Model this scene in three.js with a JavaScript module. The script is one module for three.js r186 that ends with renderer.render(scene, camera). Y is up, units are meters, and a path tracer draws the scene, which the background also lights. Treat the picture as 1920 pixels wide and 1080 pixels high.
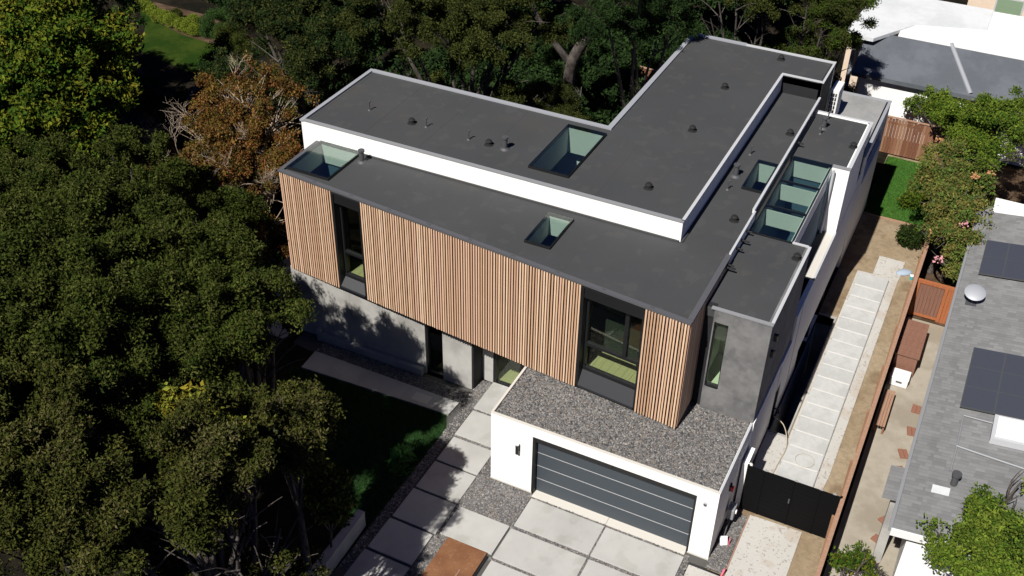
import * as THREE from 'three';
import { mergeGeometries } from 'three/addons/utils/BufferGeometryUtils.js';
import { RoundedBoxGeometry } from 'three/addons/geometries/RoundedBoxGeometry.js';

// ---------------------------------------------------------------- camera, sky, sun, exposure
const scene = new THREE.Scene();
const camera = new THREE.PerspectiveCamera(29.88, 16 / 9, 0.5, 400);
camera.rotation.order = 'YXZ';
camera.position.set(10.6328, 24.786, 20.7986);
camera.rotation.set(-0.6409, 0.4492, 0.0193);
scene.add(camera);
const renderer = new THREE.WebGLRenderer({ antialias: true });
renderer.setSize(1024, 576);
renderer.toneMapping = THREE.LinearToneMapping;
renderer.toneMappingExposure = 1.6;
renderer.shadowMap.enabled = true;

function rng(seed) { let a = seed >>> 0; return () => { a = (a + 0x6D2B79F5) >>> 0; let t = Math.imul(a ^ (a >>> 15), 1 | a); t = (t + Math.imul(t ^ (t >>> 7), 61 | t)) ^ t; return ((t ^ (t >>> 14)) >>> 0) / 4294967296; }; }
const R0 = rng(7);

{ // clear deep blue sky, paler towards the horizon
  const W = 64, H = 32, d = new Float32Array(W * H * 4);
  for (let j = 0; j < H; j++) {
    const el = ((j + 0.5) / H - 0.5) * Math.PI, s = Math.sin(el), t = Math.pow(Math.max(0, 1 - Math.abs(s)), 3);
    for (let i = 0; i < W; i++) {
      const k = (j * W + i) * 4;
      const c = s >= 0 ? [0.006 + 0.045 * t, 0.015 + 0.062 * t, 0.062 + 0.095 * t] : [0.01, 0.01, 0.008];
      d[k] = c[0]; d[k + 1] = c[1]; d[k + 2] = c[2]; d[k + 3] = 1;
    }
  }
  const sky = new THREE.DataTexture(d, W, H, THREE.RGBAFormat, THREE.FloatType);
  sky.mapping = THREE.EquirectangularReflectionMapping; sky.magFilter = THREE.LinearFilter; sky.minFilter = THREE.LinearFilter; sky.needsUpdate = true;
  scene.background = sky; scene.environment = sky;
}
const sun = new THREE.DirectionalLight(new THREE.Color().setRGB(1, 0.955, 0.88), 4.3);
sun.position.set(-0.115 * 60, 60, 0.828 * 60);
sun.castShadow = true; sun.shadow.radius = 1; sun.shadow.mapSize.set(4096, 4096);
Object.assign(sun.shadow.camera, { left: -45, right: 30, top: 45, bottom: -30, near: 1, far: 200 });
scene.add(sun, sun.target);

// ---------------------------------------------------------------- textures and materials
function vnoise(seed) { const r = rng(seed), T = new Float32Array(4096); for (let i = 0; i < 4096; i++) T[i] = r();
  return (x, y, p) => { const xi = Math.floor(x), yi = Math.floor(y); let fx = x - xi, fy = y - yi; fx = fx * fx * (3 - 2 * fx); fy = fy * fy * (3 - 2 * fy);
    const h = (a, b) => T[((((a % p) + p) % p) * 57 + (((b % p) + p) % p) * 131 + p * 17) & 4095];
    return (h(xi, yi) * (1 - fx) + h(xi + 1, yi) * fx) * (1 - fy) + (h(xi, yi + 1) * (1 - fx) + h(xi + 1, yi + 1) * fx) * fy; }; }
function fbm(n, u, v, p, o) { let s = 0, a = 0.5, w = 0; for (let i = 0; i < o; i++) { s += a * n(u * p, v * p, p); w += a; a *= 0.5; p *= 2; } return s / w; }
const toS = (c) => Math.round(255 * Math.min(1, Math.max(0, c <= 0.0031308 ? c * 12.92 : 1.055 * Math.pow(c, 1 / 2.4) - 0.055)));
function tex(size, metres, fn, color = true) {
  const d = new Uint8Array(size * size * 4);
  for (let j = 0; j < size; j++) for (let i = 0; i < size; i++) {
    const c = fn(i / size, j / size), k = (j * size + i) * 4;
    for (let q = 0; q < 3; q++) d[k + q] = color ? toS(c[q]) : Math.round(255 * Math.min(1, Math.max(0, c)));
    d[k + 3] = 255;
  }
  const t = new THREE.DataTexture(d, size, size); t.wrapS = t.wrapT = THREE.RepeatWrapping; t.magFilter = THREE.LinearFilter; t.minFilter = THREE.LinearMipmapLinearFilter; t.generateMipmaps = true;
  if (color) t.colorSpace = THREE.SRGBColorSpace; t.repeat.set(1 / metres, 1 / metres); t.needsUpdate = true; return t;
}
const mixc = (a, b, t) => [a[0] + (b[0] - a[0]) * t, a[1] + (b[1] - a[1]) * t, a[2] + (b[2] - a[2]) * t];
const sst = (a, b, x) => { const t = Math.min(1, Math.max(0, (x - a) / (b - a))); return t * t * (3 - 2 * t); };
const n1 = vnoise(11), n2 = vnoise(23), n3 = vnoise(37);
const grainBump = tex(256, 0.7, (u, v) => 0.5 + 0.5 * (fbm(n1, u, v, 32, 3) - 0.5) * 2, false);
function mottle(size, m, a, b, seed, p = 4, oct = 5, speck = 0.06) { const n = vnoise(seed), q = vnoise(seed + 1), r = rng(seed);
  return tex(size, m, (u, v) => { const t = sst(0.3, 0.7, fbm(n, u, v, p, oct) * 0.75 + 0.25 * fbm(q, u, v, p * 6, 3)), s = 1 + (r() - 0.5) * speck * 2; return mixc(a, b, t).map((x) => x * s); }); }
const M = {};
const std = (o) => new THREE.MeshStandardMaterial(o);
const rgb = (r, g, b) => new THREE.Color().setRGB(r, g, b);
{
  const nA = vnoise(51), nB = vnoise(52), nC = vnoise(53), r = rng(5);
  M.membrane = std({ roughness: 0.86, bumpMap: grainBump, bumpScale: 0.003, map: tex(1024, 9, (u, v) => {
    const big = fbm(nA, u, v, 3, 5), mid = fbm(nB, u, v, 9, 4), stain = sst(0.58, 0.75, fbm(nC, u, v, 5, 4)), dust = sst(0.62, 0.7, fbm(nB, v, u, 24, 4));
    let c = mixc([0.0365, 0.0388, 0.0418], [0.0405, 0.0428, 0.0458], sst(0.3, 0.7, big)); c = mixc(c, [0.052, 0.046, 0.04], stain * 0.3); c = mixc(c, [0.075, 0.071, 0.067], dust * 0.2);
    const s = 1 + (mid - 0.5) * 0.18 + (r() - 0.5) * 0.1; return c.map((x) => x * s); }) });
  M.white = std({ roughness: 0.9, bumpMap: grainBump, bumpScale: 0.003, map: mottle(512, 5, [0.78, 0.775, 0.765], [0.82, 0.815, 0.81], 61) });
  M.cream = std({ roughness: 0.9, bumpMap: grainBump, bumpScale: 0.003, map: mottle(256, 4, [0.62, 0.5, 0.4], [0.68, 0.56, 0.45], 63) });
  M.slantLitStucco = std({ roughness: 0.9, map: mottle(256, 4, [0.5, 0.4, 0.36], [0.56, 0.45, 0.4], 65) });  // stucco toned pinkish and darker for the slanting light on this wall
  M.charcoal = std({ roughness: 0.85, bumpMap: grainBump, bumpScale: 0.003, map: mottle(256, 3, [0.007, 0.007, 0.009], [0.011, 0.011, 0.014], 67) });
  M.plaster = std({ roughness: 0.88, bumpMap: grainBump, bumpScale: 0.002, map: tex(1024, 5, (u, v) => { const a = fbm(nA, u, v, 6, 6), b = fbm(nC, v, u, 14, 4), c = fbm(nB, u, v, 40, 3);
    const k = 0.125 + 0.04 * sst(0.3, 0.7, a) - 0.025 * sst(0.52, 0.72, b) + 0.05 * (c - 0.5); return [k, k * 1.0, k * 1.02]; }) });
  M.board = std({ roughness: 0.88, bumpMap: grainBump, bumpScale: 0.002, map: tex(1024, 4, (u, v) => { const a = fbm(nC, u, v, 4, 6), c = fbm(nB, u, v, 30, 3), k = 0.25 + 0.12 * sst(0.3, 0.7, a) + 0.05 * (c - 0.5); return [k, k * 0.985, k * 0.94]; }) });
  const slabTex = (seed) => { const a = vnoise(seed), b = vnoise(seed + 1), q = rng(seed); return tex(512, 3, (u, v) => { const t = fbm(a, u, v, 3, 6), w = sst(0.5, 0.75, fbm(b, u, v, 7, 5)); const k = 0.36 + 0.07 * (t - 0.5) * 2 - 0.04 * w + (q() - 0.5) * 0.03; return [k, k * 0.995, k * (0.965 - 0.03 * w)]; }); };
  M.slabs = [71, 74, 77].map((s) => std({ roughness: 0.82, bumpMap: grainBump, bumpScale: 0.0015, map: slabTex(s) }));
  M.path = std({ roughness: 0.9, bumpMap: grainBump, bumpScale: 0.003, map: tex(1024, 6, (u, v) => { const t = fbm(nA, v, u, 5, 6), w = sst(0.56, 0.7, fbm(nC, u, v, 9, 5)), d = sst(0.7, 0.76, fbm(nB, u, v, 96, 2)); const c = mixc(mixc([0.39, 0.375, 0.35], [0.47, 0.46, 0.44], t), [0.36, 0.3, 0.24], w * 0.45); return mixc(c, [0.16, 0.13, 0.1], d * 0.5).map((x) => x * (1 + (r() - 0.5) * 0.1)); }) });
  M.pads = [81, 84].map((s) => std({ roughness: 0.86, bumpMap: grainBump, bumpScale: 0.002, map: mottle(512, 3, [0.375, 0.382, 0.378], [0.455, 0.462, 0.458], s, 5, 5, 0.05) }));
  M.dirt = std({ roughness: 1, bumpMap: grainBump, bumpScale: 0.012, map: tex(1024, 6, (u, v) => { const t = fbm(nB, u, v, 5, 6), w = sst(0.5, 0.72, fbm(nA, u, v, 8, 5)), d = fbm(nC, u, v, 60, 3); const c = mixc([0.22, 0.165, 0.105], [0.31, 0.25, 0.175], t); return mixc(c, [0.15, 0.1, 0.06], w * 0.6).map((x) => x * (0.8 + 0.4 * d) * (1 + (r() - 0.5) * 0.12)); }) });
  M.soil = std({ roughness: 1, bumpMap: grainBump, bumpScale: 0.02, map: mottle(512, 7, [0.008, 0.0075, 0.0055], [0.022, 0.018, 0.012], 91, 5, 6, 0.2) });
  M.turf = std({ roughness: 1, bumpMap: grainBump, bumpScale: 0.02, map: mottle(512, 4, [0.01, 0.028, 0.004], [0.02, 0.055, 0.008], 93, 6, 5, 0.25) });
  M.farTurf = std({ roughness: 1, bumpMap: grainBump, bumpScale: 0.02, map: mottle(512, 6, [0.014, 0.034, 0.004], [0.035, 0.055, 0.008], 95, 5, 5, 0.25) });
  M.mulch = std({ roughness: 1, map: mottle(256, 3, [0.055, 0.035, 0.022], [0.1, 0.068, 0.045], 97, 6, 5, 0.25) });
  M.patio = std({ roughness: 0.95, bumpMap: grainBump, bumpScale: 0.004, map: mottle(512, 5, [0.24, 0.21, 0.165], [0.32, 0.29, 0.24], 99, 4, 6, 0.08) });
  M.shingle = std({ roughness: 0.95, bumpMap: grainBump, bumpScale: 0.006, map: tex(1024, 4, (u, v) => { const row = Math.floor(v * 28), tab = Math.floor(u * 16 + (row % 2) * 0.5 + n1(row, 3, 64) * 0.8); const h = n2(tab, row, 64); const a = fbm(nA, u, v, 4, 4); const edge = (v * 28) % 1 < 0.12 ? 0.8 : 1; const k = (0.15 + 0.05 * h + 0.04 * (a - 0.5)) * edge * (1 + (r() - 0.5) * 0.15); return [k, k * 1.01, k * 1.03]; }) });
  M.shingleDark = std({ roughness: 0.92, map: mottle(512, 5, [0.075, 0.085, 0.1], [0.1, 0.11, 0.13], 103, 4, 5, 0.12) });
  M.tpo = std({ roughness: 0.7, map: mottle(256, 6, [0.7, 0.7, 0.7], [0.8, 0.8, 0.8], 105) });
  M.tpoGrey = std({ roughness: 0.8, map: mottle(256, 6, [0.5, 0.52, 0.54], [0.58, 0.6, 0.62], 107) });
  M.lowRoof = std({ roughness: 0.85, bumpMap: grainBump, bumpScale: 0.003, map: mottle(512, 4, [0.2, 0.205, 0.205], [0.26, 0.26, 0.26], 109) });
  const woodTex = (seed, a, b) => { const g = vnoise(seed), q = rng(seed); return tex(256, 1.2, (u, v) => { const t = fbm(g, u * 6 % 1, v, 4, 3) * 0.5 + 0.5 * n3(u * 48, v * 4, 48); return mixc(a, b, t).map((x) => x * (1 + (q() - 0.5) * 0.12)); }); };
  M.slat = [[0.54, 0.355, 0.235], [0.59, 0.4, 0.27], [0.48, 0.305, 0.195], [0.64, 0.45, 0.31], [0.54, 0.34, 0.24], [0.44, 0.275, 0.175]].map((c, i) => std({ roughness: 0.72, map: woodTex(121 + i, c.map((v) => v * 0.98), c.map((v) => v * 1.2)) }));
  M.fence = [0, 1, 2, 3].map((i) => std({ roughness: 0.85, map: woodTex(131 + i, [[0.13, 0.055, 0.026], [0.17, 0.075, 0.04], [0.11, 0.045, 0.022], [0.2, 0.1, 0.055]][i], [[0.22, 0.1, 0.05], [0.25, 0.12, 0.07], [0.18, 0.075, 0.04], [0.3, 0.17, 0.1]][i]) }));
  M.fenceTop = std({ roughness: 0.9, map: woodTex(137, [0.25, 0.14, 0.09], [0.36, 0.22, 0.15]) });
  M.redwood = std({ roughness: 0.7, map: woodTex(138, [0.27, 0.085, 0.03], [0.38, 0.13, 0.05]) });
  M.deckBrown = std({ roughness: 0.8, map: woodTex(139, [0.16, 0.075, 0.05], [0.22, 0.11, 0.075]) });
  M.floorWood = std({ roughness: 0.55, map: woodTex(140, [0.36, 0.3, 0.2], [0.45, 0.38, 0.26]) });
  M.barkTan = std({ roughness: 0.95, map: mottle(128, 0.6, [0.2, 0.15, 0.11], [0.4, 0.32, 0.25], 141, 6, 4, 0.2) });
  M.barkGrey = std({ roughness: 0.95, bumpMap: grainBump, bumpScale: 0.02, map: mottle(256, 1.2, [0.1, 0.09, 0.085], [0.26, 0.235, 0.22], 143, 6, 5, 0.25) });
  M.rust = std({ roughness: 0.95, bumpMap: grainBump, bumpScale: 0.004, map: tex(512, 2, (u, v) => { const t = fbm(nA, u, v, 5, 6), s = sst(0.6, 0.78, fbm(nB, u, v, 34, 4)); return mixc(mixc([0.12, 0.045, 0.018], [0.21, 0.095, 0.042], t), [0.27, 0.17, 0.1], s * 0.35).map((x) => x * (1 + (r() - 0.5) * 0.25)); }) });
}
for (const k of ['soil', 'turf', 'farTurf', 'mulch', 'dirt']) { const o = M[k]; M[k] = new THREE.MeshPhysicalMaterial({ roughness: 1, specularIntensity: 0.1, map: o.map, bumpMap: o.bumpMap, bumpScale: o.bumpScale }); }
M.barkDark = new THREE.MeshPhysicalMaterial({ color: rgb(0.45, 0.43, 0.42), roughness: 0.95, specularIntensity: 0.2, map: M.barkGrey.map, bumpMap: grainBump, bumpScale: 0.02 });
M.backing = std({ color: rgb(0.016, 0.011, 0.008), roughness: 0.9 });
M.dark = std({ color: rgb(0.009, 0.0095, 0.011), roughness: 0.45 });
M.sillDark = std({ color: rgb(0.026, 0.028, 0.033), roughness: 0.5, metalness: 0.2 });
M.fascia = std({ color: rgb(0.11, 0.113, 0.125), roughness: 0.5, metalness: 0.3, bumpMap: grainBump, bumpScale: 0.001 });
M.cap = std({ color: rgb(0.33, 0.345, 0.38), roughness: 0.55, metalness: 0.2 });
M.capGrey = std({ color: rgb(0.26, 0.268, 0.285), roughness: 0.6, metalness: 0.2 });
M.capWhite = std({ color: rgb(0.43, 0.44, 0.465), roughness: 0.6 });
M.litEdge = std({ color: rgb(0.52, 0.515, 0.5), roughness: 0.9 });
M.doorPanel = std({ color: rgb(0.042, 0.053, 0.066), roughness: 0.5, bumpMap: grainBump, bumpScale: 0.001 });
M.alu = std({ color: rgb(0.75, 0.75, 0.76), roughness: 0.35, metalness: 0.6 });
M.ventGrey = std({ color: rgb(0.06, 0.062, 0.068), roughness: 0.6 });
M.ventBlack = std({ color: rgb(0.008, 0.008, 0.009), roughness: 0.85 });
M.threshold = std({ color: rgb(0.52, 0.5, 0.46), roughness: 0.9, bumpMap: grainBump, bumpScale: 0.002 });
M.wellWhite = std({ color: rgb(0.6, 0.61, 0.59), roughness: 0.95 });
M.wellFloor = std({ color: rgb(0.07, 0.12, 0.17), roughness: 0.8 });
M.roomDark = std({ color: rgb(0.012, 0.016, 0.016), roughness: 0.95 });
M.glass = new THREE.MeshPhysicalMaterial({ color: rgb(0.85, 0.92, 0.82), roughness: 0.02, metalness: 0, transmission: 1, thickness: 0, ior: 1.5 });
M.glassRoof = new THREE.MeshPhysicalMaterial({ color: rgb(0.76, 0.83, 0.8), roughness: 0.02, metalness: 0, transmission: 1, thickness: 0, ior: 1.52 });
M.glassClear = new THREE.MeshPhysicalMaterial({ color: rgb(0.74, 0.87, 0.9), roughness: 0.02, metalness: 0, transmission: 1, thickness: 0, ior: 1.5 });
M.gate = new THREE.MeshPhysicalMaterial({ color: rgb(0.003, 0.003, 0.0035), roughness: 0.8, specularIntensity: 0.25 });
M.solar = std({ color: rgb(0.065, 0.072, 0.092), roughness: 0.3, metalness: 0.2 });
M.red = std({ color: rgb(0.5, 0.03, 0.03), roughness: 0.5 });
M.pink = std({ color: rgb(0.75, 0.12, 0.2), roughness: 0.7 });
M.whitePlain = std({ color: rgb(0.72, 0.72, 0.73), roughness: 0.5 });
M.brick = std({ color: rgb(0.22, 0.1, 0.065), roughness: 0.95, bumpMap: grainBump, bumpScale: 0.004 });
M.lampGlass = std({ color: rgb(0.6, 0.58, 0.55), roughness: 0.4 });
M.hose = std({ color: rgb(0.35, 0.3, 0.22), roughness: 0.6 });
M.greenHose = std({ color: rgb(0.05, 0.3, 0.06), roughness: 0.6 });
M.concreteWall = std({ roughness: 0.9, map: M.board.map, bumpMap: grainBump, bumpScale: 0.002 });
M.reveal = std({ color: rgb(0.5, 0.5, 0.48), roughness: 0.9 });

// ---------------------------------------------------------------- helpers
const used = {};
function numbered(n) { if (!(n in used)) { used[n] = 0; return n; } used[n]++; return n + '_' + String(used[n]).padStart(3, '0'); }
function tag(o, label, category, group, kind) { o.userData.label = label; if (category) o.userData.category = category; if (group) o.userData.group = group; if (kind) o.userData.kind = kind; return o; }
function thing(name, label, category, pos = [0, 0, 0], turn = 0, group) { const o = new THREE.Group(); o.name = numbered(name); o.position.set(...pos); o.rotation.y = turn; scene.add(o); return tag(o, label, category, group); }
function triUV(g) { // uv in metres by the way each face points
  g = g.index ? g.toNonIndexed() : g; const p = g.attributes.position, n = g.attributes.normal, uv = new Float32Array(p.count * 2);
  for (let i = 0; i < p.count; i++) { const ax = Math.abs(n.getX(i)), ay = Math.abs(n.getY(i)), az = Math.abs(n.getZ(i));
    if (ay >= ax && ay >= az) { uv[2 * i] = p.getX(i); uv[2 * i + 1] = p.getZ(i); } else if (ax >= az) { uv[2 * i] = p.getZ(i); uv[2 * i + 1] = p.getY(i); } else { uv[2 * i] = p.getX(i); uv[2 * i + 1] = p.getY(i); } }
  g.setAttribute('uv', new THREE.BufferAttribute(uv, 2)); return g;
}
const mat4 = new THREE.Matrix4();
function bx(x0, x1, y0, y1, z0, z1, r = 0) { const w = Math.abs(x1 - x0), h = Math.abs(y1 - y0), d = Math.abs(z1 - z0);
  const g = r ? new RoundedBoxGeometry(w, h, d, 1, r) : new THREE.BoxGeometry(w, h, d); g.translate((x0 + x1) / 2, (y0 + y1) / 2, (z0 + z1) / 2); return triUV(g); }
function slabG(poly, holes, y0, y1) { // plan polygon (x, z) extruded from y0 to y1
  const s = new THREE.Shape(poly.map(([x, z]) => new THREE.Vector2(x, -z))); for (const h of holes) s.holes.push(new THREE.Path(h.map(([x, z]) => new THREE.Vector2(x, -z))));
  const g = new THREE.ExtrudeGeometry(s, { depth: y1 - y0, bevelEnabled: false }); g.rotateX(-Math.PI / 2); g.translate(0, y0, 0); return triUV(g); }
const rect = (x0, x1, z0, z1) => [[x0, z0], [x1, z0], [x1, z1], [x0, z1]];
function obj(name, geos, m, parent, plain = false) { const list = (Array.isArray(geos) ? geos : [geos]).map((g) => (g.index ? g.toNonIndexed() : g)); const g = list.length > 1 ? mergeGeometries(list) : list[0];
  const o = new THREE.Mesh(g, m); o.name = parent && parent !== scene ? name : numbered(name); o.castShadow = o.receiveShadow = true; (parent || scene).add(o); return o; }
function struct(name, geos, m, label) { const o = obj(name, geos, m, scene); o.userData.kind = 'structure'; if (label) o.userData.label = label; return o; }
function cyl(r0, r1, h, x, y, z, seg = 14) { const g = new THREE.CylinderGeometry(r1, r0, h, seg); g.translate(x, y + h / 2, z); return g.toNonIndexed(); }
function tube(pts, r0, r1, seg = 7, n = 8) { const c = new THREE.CatmullRomCurve3(pts.map((p) => new THREE.Vector3(...p))); const g = new THREE.TubeGeometry(c, n, 1, seg, false); const p = g.attributes.position, uv = g.attributes.uv;
  const P = c.getSpacedPoints(n), len = c.getLength(); for (let i = 0; i < p.count; i++) { const k = Math.floor(i / (seg + 1)), t = k / n, r = r0 + (r1 - r0) * t, o = P[k]; 
    const u = c.getPointAt(t); p.setXYZ(i, u.x + (p.getX(i) - u.x) * r, u.y + (p.getY(i) - u.y) * r, u.z + (p.getZ(i) - u.z) * r); uv.setXY(i, uv.getY(i) * r0 * 6, t * len); }
  return g.toNonIndexed(); }

// ---------------------------------------------------------------- the house
const house = thing('modern_house', 'new flat-roofed modern house with timber slat upper storey, white stucco and glass skylights', 'house');
const P = (name, g, m, parent = house) => obj(name, g, m, parent);
const TH = -Math.atan2(1.444, 14.5735), FA = [-9.462, -3.234];           // the slat front stands skewed to the rest
const facM = new THREE.Matrix4().makeTranslation(FA[0], 0, FA[1]).multiply(new THREE.Matrix4().makeRotationY(TH));
const fbx = (s0, s1, y0, y1, d0, d1) => { const g = bx(s0, s1, y0, y1, d0, d1); g.applyMatrix4(facM); return g; };
const fpt = (s, y, d) => new THREE.Vector3(s, y, d).applyMatrix4(facM);
const YB = 6.7, YU = 7.35, YG = 6.4, GH = 2.74;                        // roof levels: slat storey, upper block, grey block, garage

const SK1 = [-9.28, -7.73, -5.39, -3.5], SK3 = [-0.54, 0.22, -4.93, -3.28], SK4 = [4.31, 4.91, -11.14, -9.27], SK2 = [-1.86, -0.54, -9.3, -6.25], SK5 = [5.19, 6.44, -12.58, -7.4];
// roofs
P('main_roof', slabG([[-9.42, -3.26], [5.07, -1.83], [5.07, -16.74], [3.54, -16.74], [3.54, -5.43], [-9.42, -5.43]], [rect(...SK1), rect(...SK3), rect(...SK4)].map((r) => r), 6.45, YB), M.membrane);
P('upper_roof', slabG([[-9.99, -5.5], [3.47, -5.5], [3.47, -16.64], [4.97, -16.64], [4.97, -18.6], [-0.58, -18.6], [-0.58, -9.8], [-9.99, -9.8]], [rect(...SK2)], 7.1, YU), M.membrane);
P('garage_roof', slabG(rect(0.06, 6.97, -3.2, -0.07), [], 2.4, GH - 0.04), M.membrane);
P('grey_block_roof', slabG(rect(5.12, 6.98, -7.34, -3.16), [], 6.1, YG), M.membrane);
P('rear_block_roof', slabG(rect(5.12, 7.0, -16.3, -12.62), [], 6.1, YG), M.membrane);
P('low_rear_roof', slabG(rect(5.04, 7.02, -21.36, -16.38), [], 4.75, 5.0), M.lowRoof);
// upper block walls with their parapets
P('upper_wall', [bx(-10.06, 3.54, 6.2, 7.38, -5.5, -5.43)], M.white);
P('upper_wall', bx(-10.09, -9.99, 0, 7.35, -9.88, -5.5), M.slantLitStucco);
P('upper_wall', bx(-10.06, -9.5, 2.6, 6.2, -5.6, -5.47), M.white);
P('upper_wall', bx(3.47, 3.54, 6.5, 7.38, -16.76, -5.5), M.white);
P('upper_wall', bx(-9.9, -0.64, 0, 7.34, -9.88, -9.74), M.white);
P('upper_wall', bx(-0.64, -0.5, 0, 7.34, -18.68, -9.88), M.white);
P('upper_wall', bx(-0.5, 5.03, 0, 7.34, -18.68, -18.5), M.white);
P('dark_wall', bx(3.54, 5.0, 6.5, 7.36, -16.78, -16.64), M.charcoal);
P('dark_wall', bx(4.9, 5.03, 0, 7.36, -18.5, -16.64), M.charcoal);
// parapet caps, each run a length of metal
P('parapet_cap', bx(-9.97, 3.56, 7.38, 7.41, -5.56, -5.41), M.capGrey);
P('parapet_cap', bx(3.46, 3.56, 7.38, 7.41, -16.66, -5.5), M.capWhite);
P('parapet_cap', bx(3.47, 5.05, 7.38, 7.41, -16.79, -16.66), M.capWhite);
P('parapet_cap', bx(4.97, 5.05, 7.38, 7.41, -18.7, -16.79), M.capWhite);
P('parapet_cap', bx(-10.11, -9.97, 7.35, 7.41, -9.9, -5.41), M.cap);
P('parapet_cap', bx(-9.97, -0.5, 7.35, 7.41, -9.92, -9.76), M.cap);
P('parapet_cap', bx(-0.68, -0.5, 7.35, 7.41, -18.7, -9.92), M.cap);
P('parapet_cap', bx(-0.5, 1.55, 7.35, 7.41, -18.74, -18.58), M.cap);
P('parapet_cap', bx(1.55, 4.97, 7.352, 7.4, -18.7, -18.58), M.capWhite);
// slat storey: fascia, parapet, body
P('roof_fascia', fbx(-0.02, 14.66, 6.7, 6.765, -0.1, 0.045), M.fascia);
P('roof_fascia', bx(-9.49, -9.34, 6.7, 6.762, -5.4, -3.3), M.fascia);
P('roof_fascia', bx(4.97, 5.13, 6.69, 6.762, -5.4, -1.93), M.fascia);
P('flashing_strip', fbx(0.2, 14.5, 6.7, 6.73, -0.16, -0.1), M.ventGrey);
for (let i = 0; i < 9; i++) P('fascia_clip', fbx(1.4 + i * 1.5, 1.52 + i * 1.5, 6.765, 6.775, -0.07, -0.01), M.ventGrey);
P('parapet_wall', bx(5.05, 5.1, 6.1, 6.78, -8.0, -5.4), M.white);
P('parapet_wall', bx(4.99, 5.05, 6.1, 6.82, -16.63, -8.0), M.white);
P('parapet_cap', bx(4.98, 5.06, 6.82, 6.84, -16.63, -8.0), M.capWhite);
P('parapet_cap', bx(5.04, 5.11, 6.78, 6.8, -8.0, -5.4), M.capWhite);
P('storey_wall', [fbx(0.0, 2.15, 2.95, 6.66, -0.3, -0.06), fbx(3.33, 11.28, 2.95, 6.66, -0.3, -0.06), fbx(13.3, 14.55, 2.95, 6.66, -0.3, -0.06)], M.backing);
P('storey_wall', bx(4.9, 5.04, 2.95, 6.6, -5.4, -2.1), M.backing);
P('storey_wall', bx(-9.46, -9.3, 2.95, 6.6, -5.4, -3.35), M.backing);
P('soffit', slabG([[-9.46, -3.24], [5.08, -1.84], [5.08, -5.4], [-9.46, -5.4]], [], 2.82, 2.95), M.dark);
// timber slats, one by one
{
  const geo = triUV(new THREE.BoxGeometry(0.051, 3.83, 0.055)), r = rng(31);
  const n = 162, step = 14.56 / (n - 1);
  for (let i = 0; i < n; i++) { const s = 0.04 + i * step; if ((s > 2.14 && s < 3.33) || (s > 11.27 && s < 13.3)) continue;
    const o = new THREE.Mesh(geo, M.slat[Math.floor(r() * 6)]); o.name = 'slat'; o.position.copy(fpt(s + (r() - 0.5) * 0.012, 4.765 + (r() - 0.5) * 0.012, (r() - 0.5) * 0.012)); o.rotation.y = TH + (r() - 0.5) * 0.05; o.castShadow = o.receiveShadow = true; house.add(o); }
  const g2 = triUV(new THREE.BoxGeometry(0.05, 3.83, 0.08));
  for (let i = 0; i < 39; i++) { const o = new THREE.Mesh(g2, M.slat[Math.floor(r() * 6)]); o.name = 'slat'; o.position.set(5.085, 4.765, -1.9 - i * 0.09); o.castShadow = o.receiveShadow = true; house.add(o); }
  for (let i = 0; i < 9; i++) { const o = new THREE.Mesh(g2, M.slat[i % 5]); o.name = 'slat'; o.position.set(-9.49, 4.765, -3.35 - i * 0.23); o.castShadow = o.receiveShadow = true; house.add(o); }
}
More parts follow.
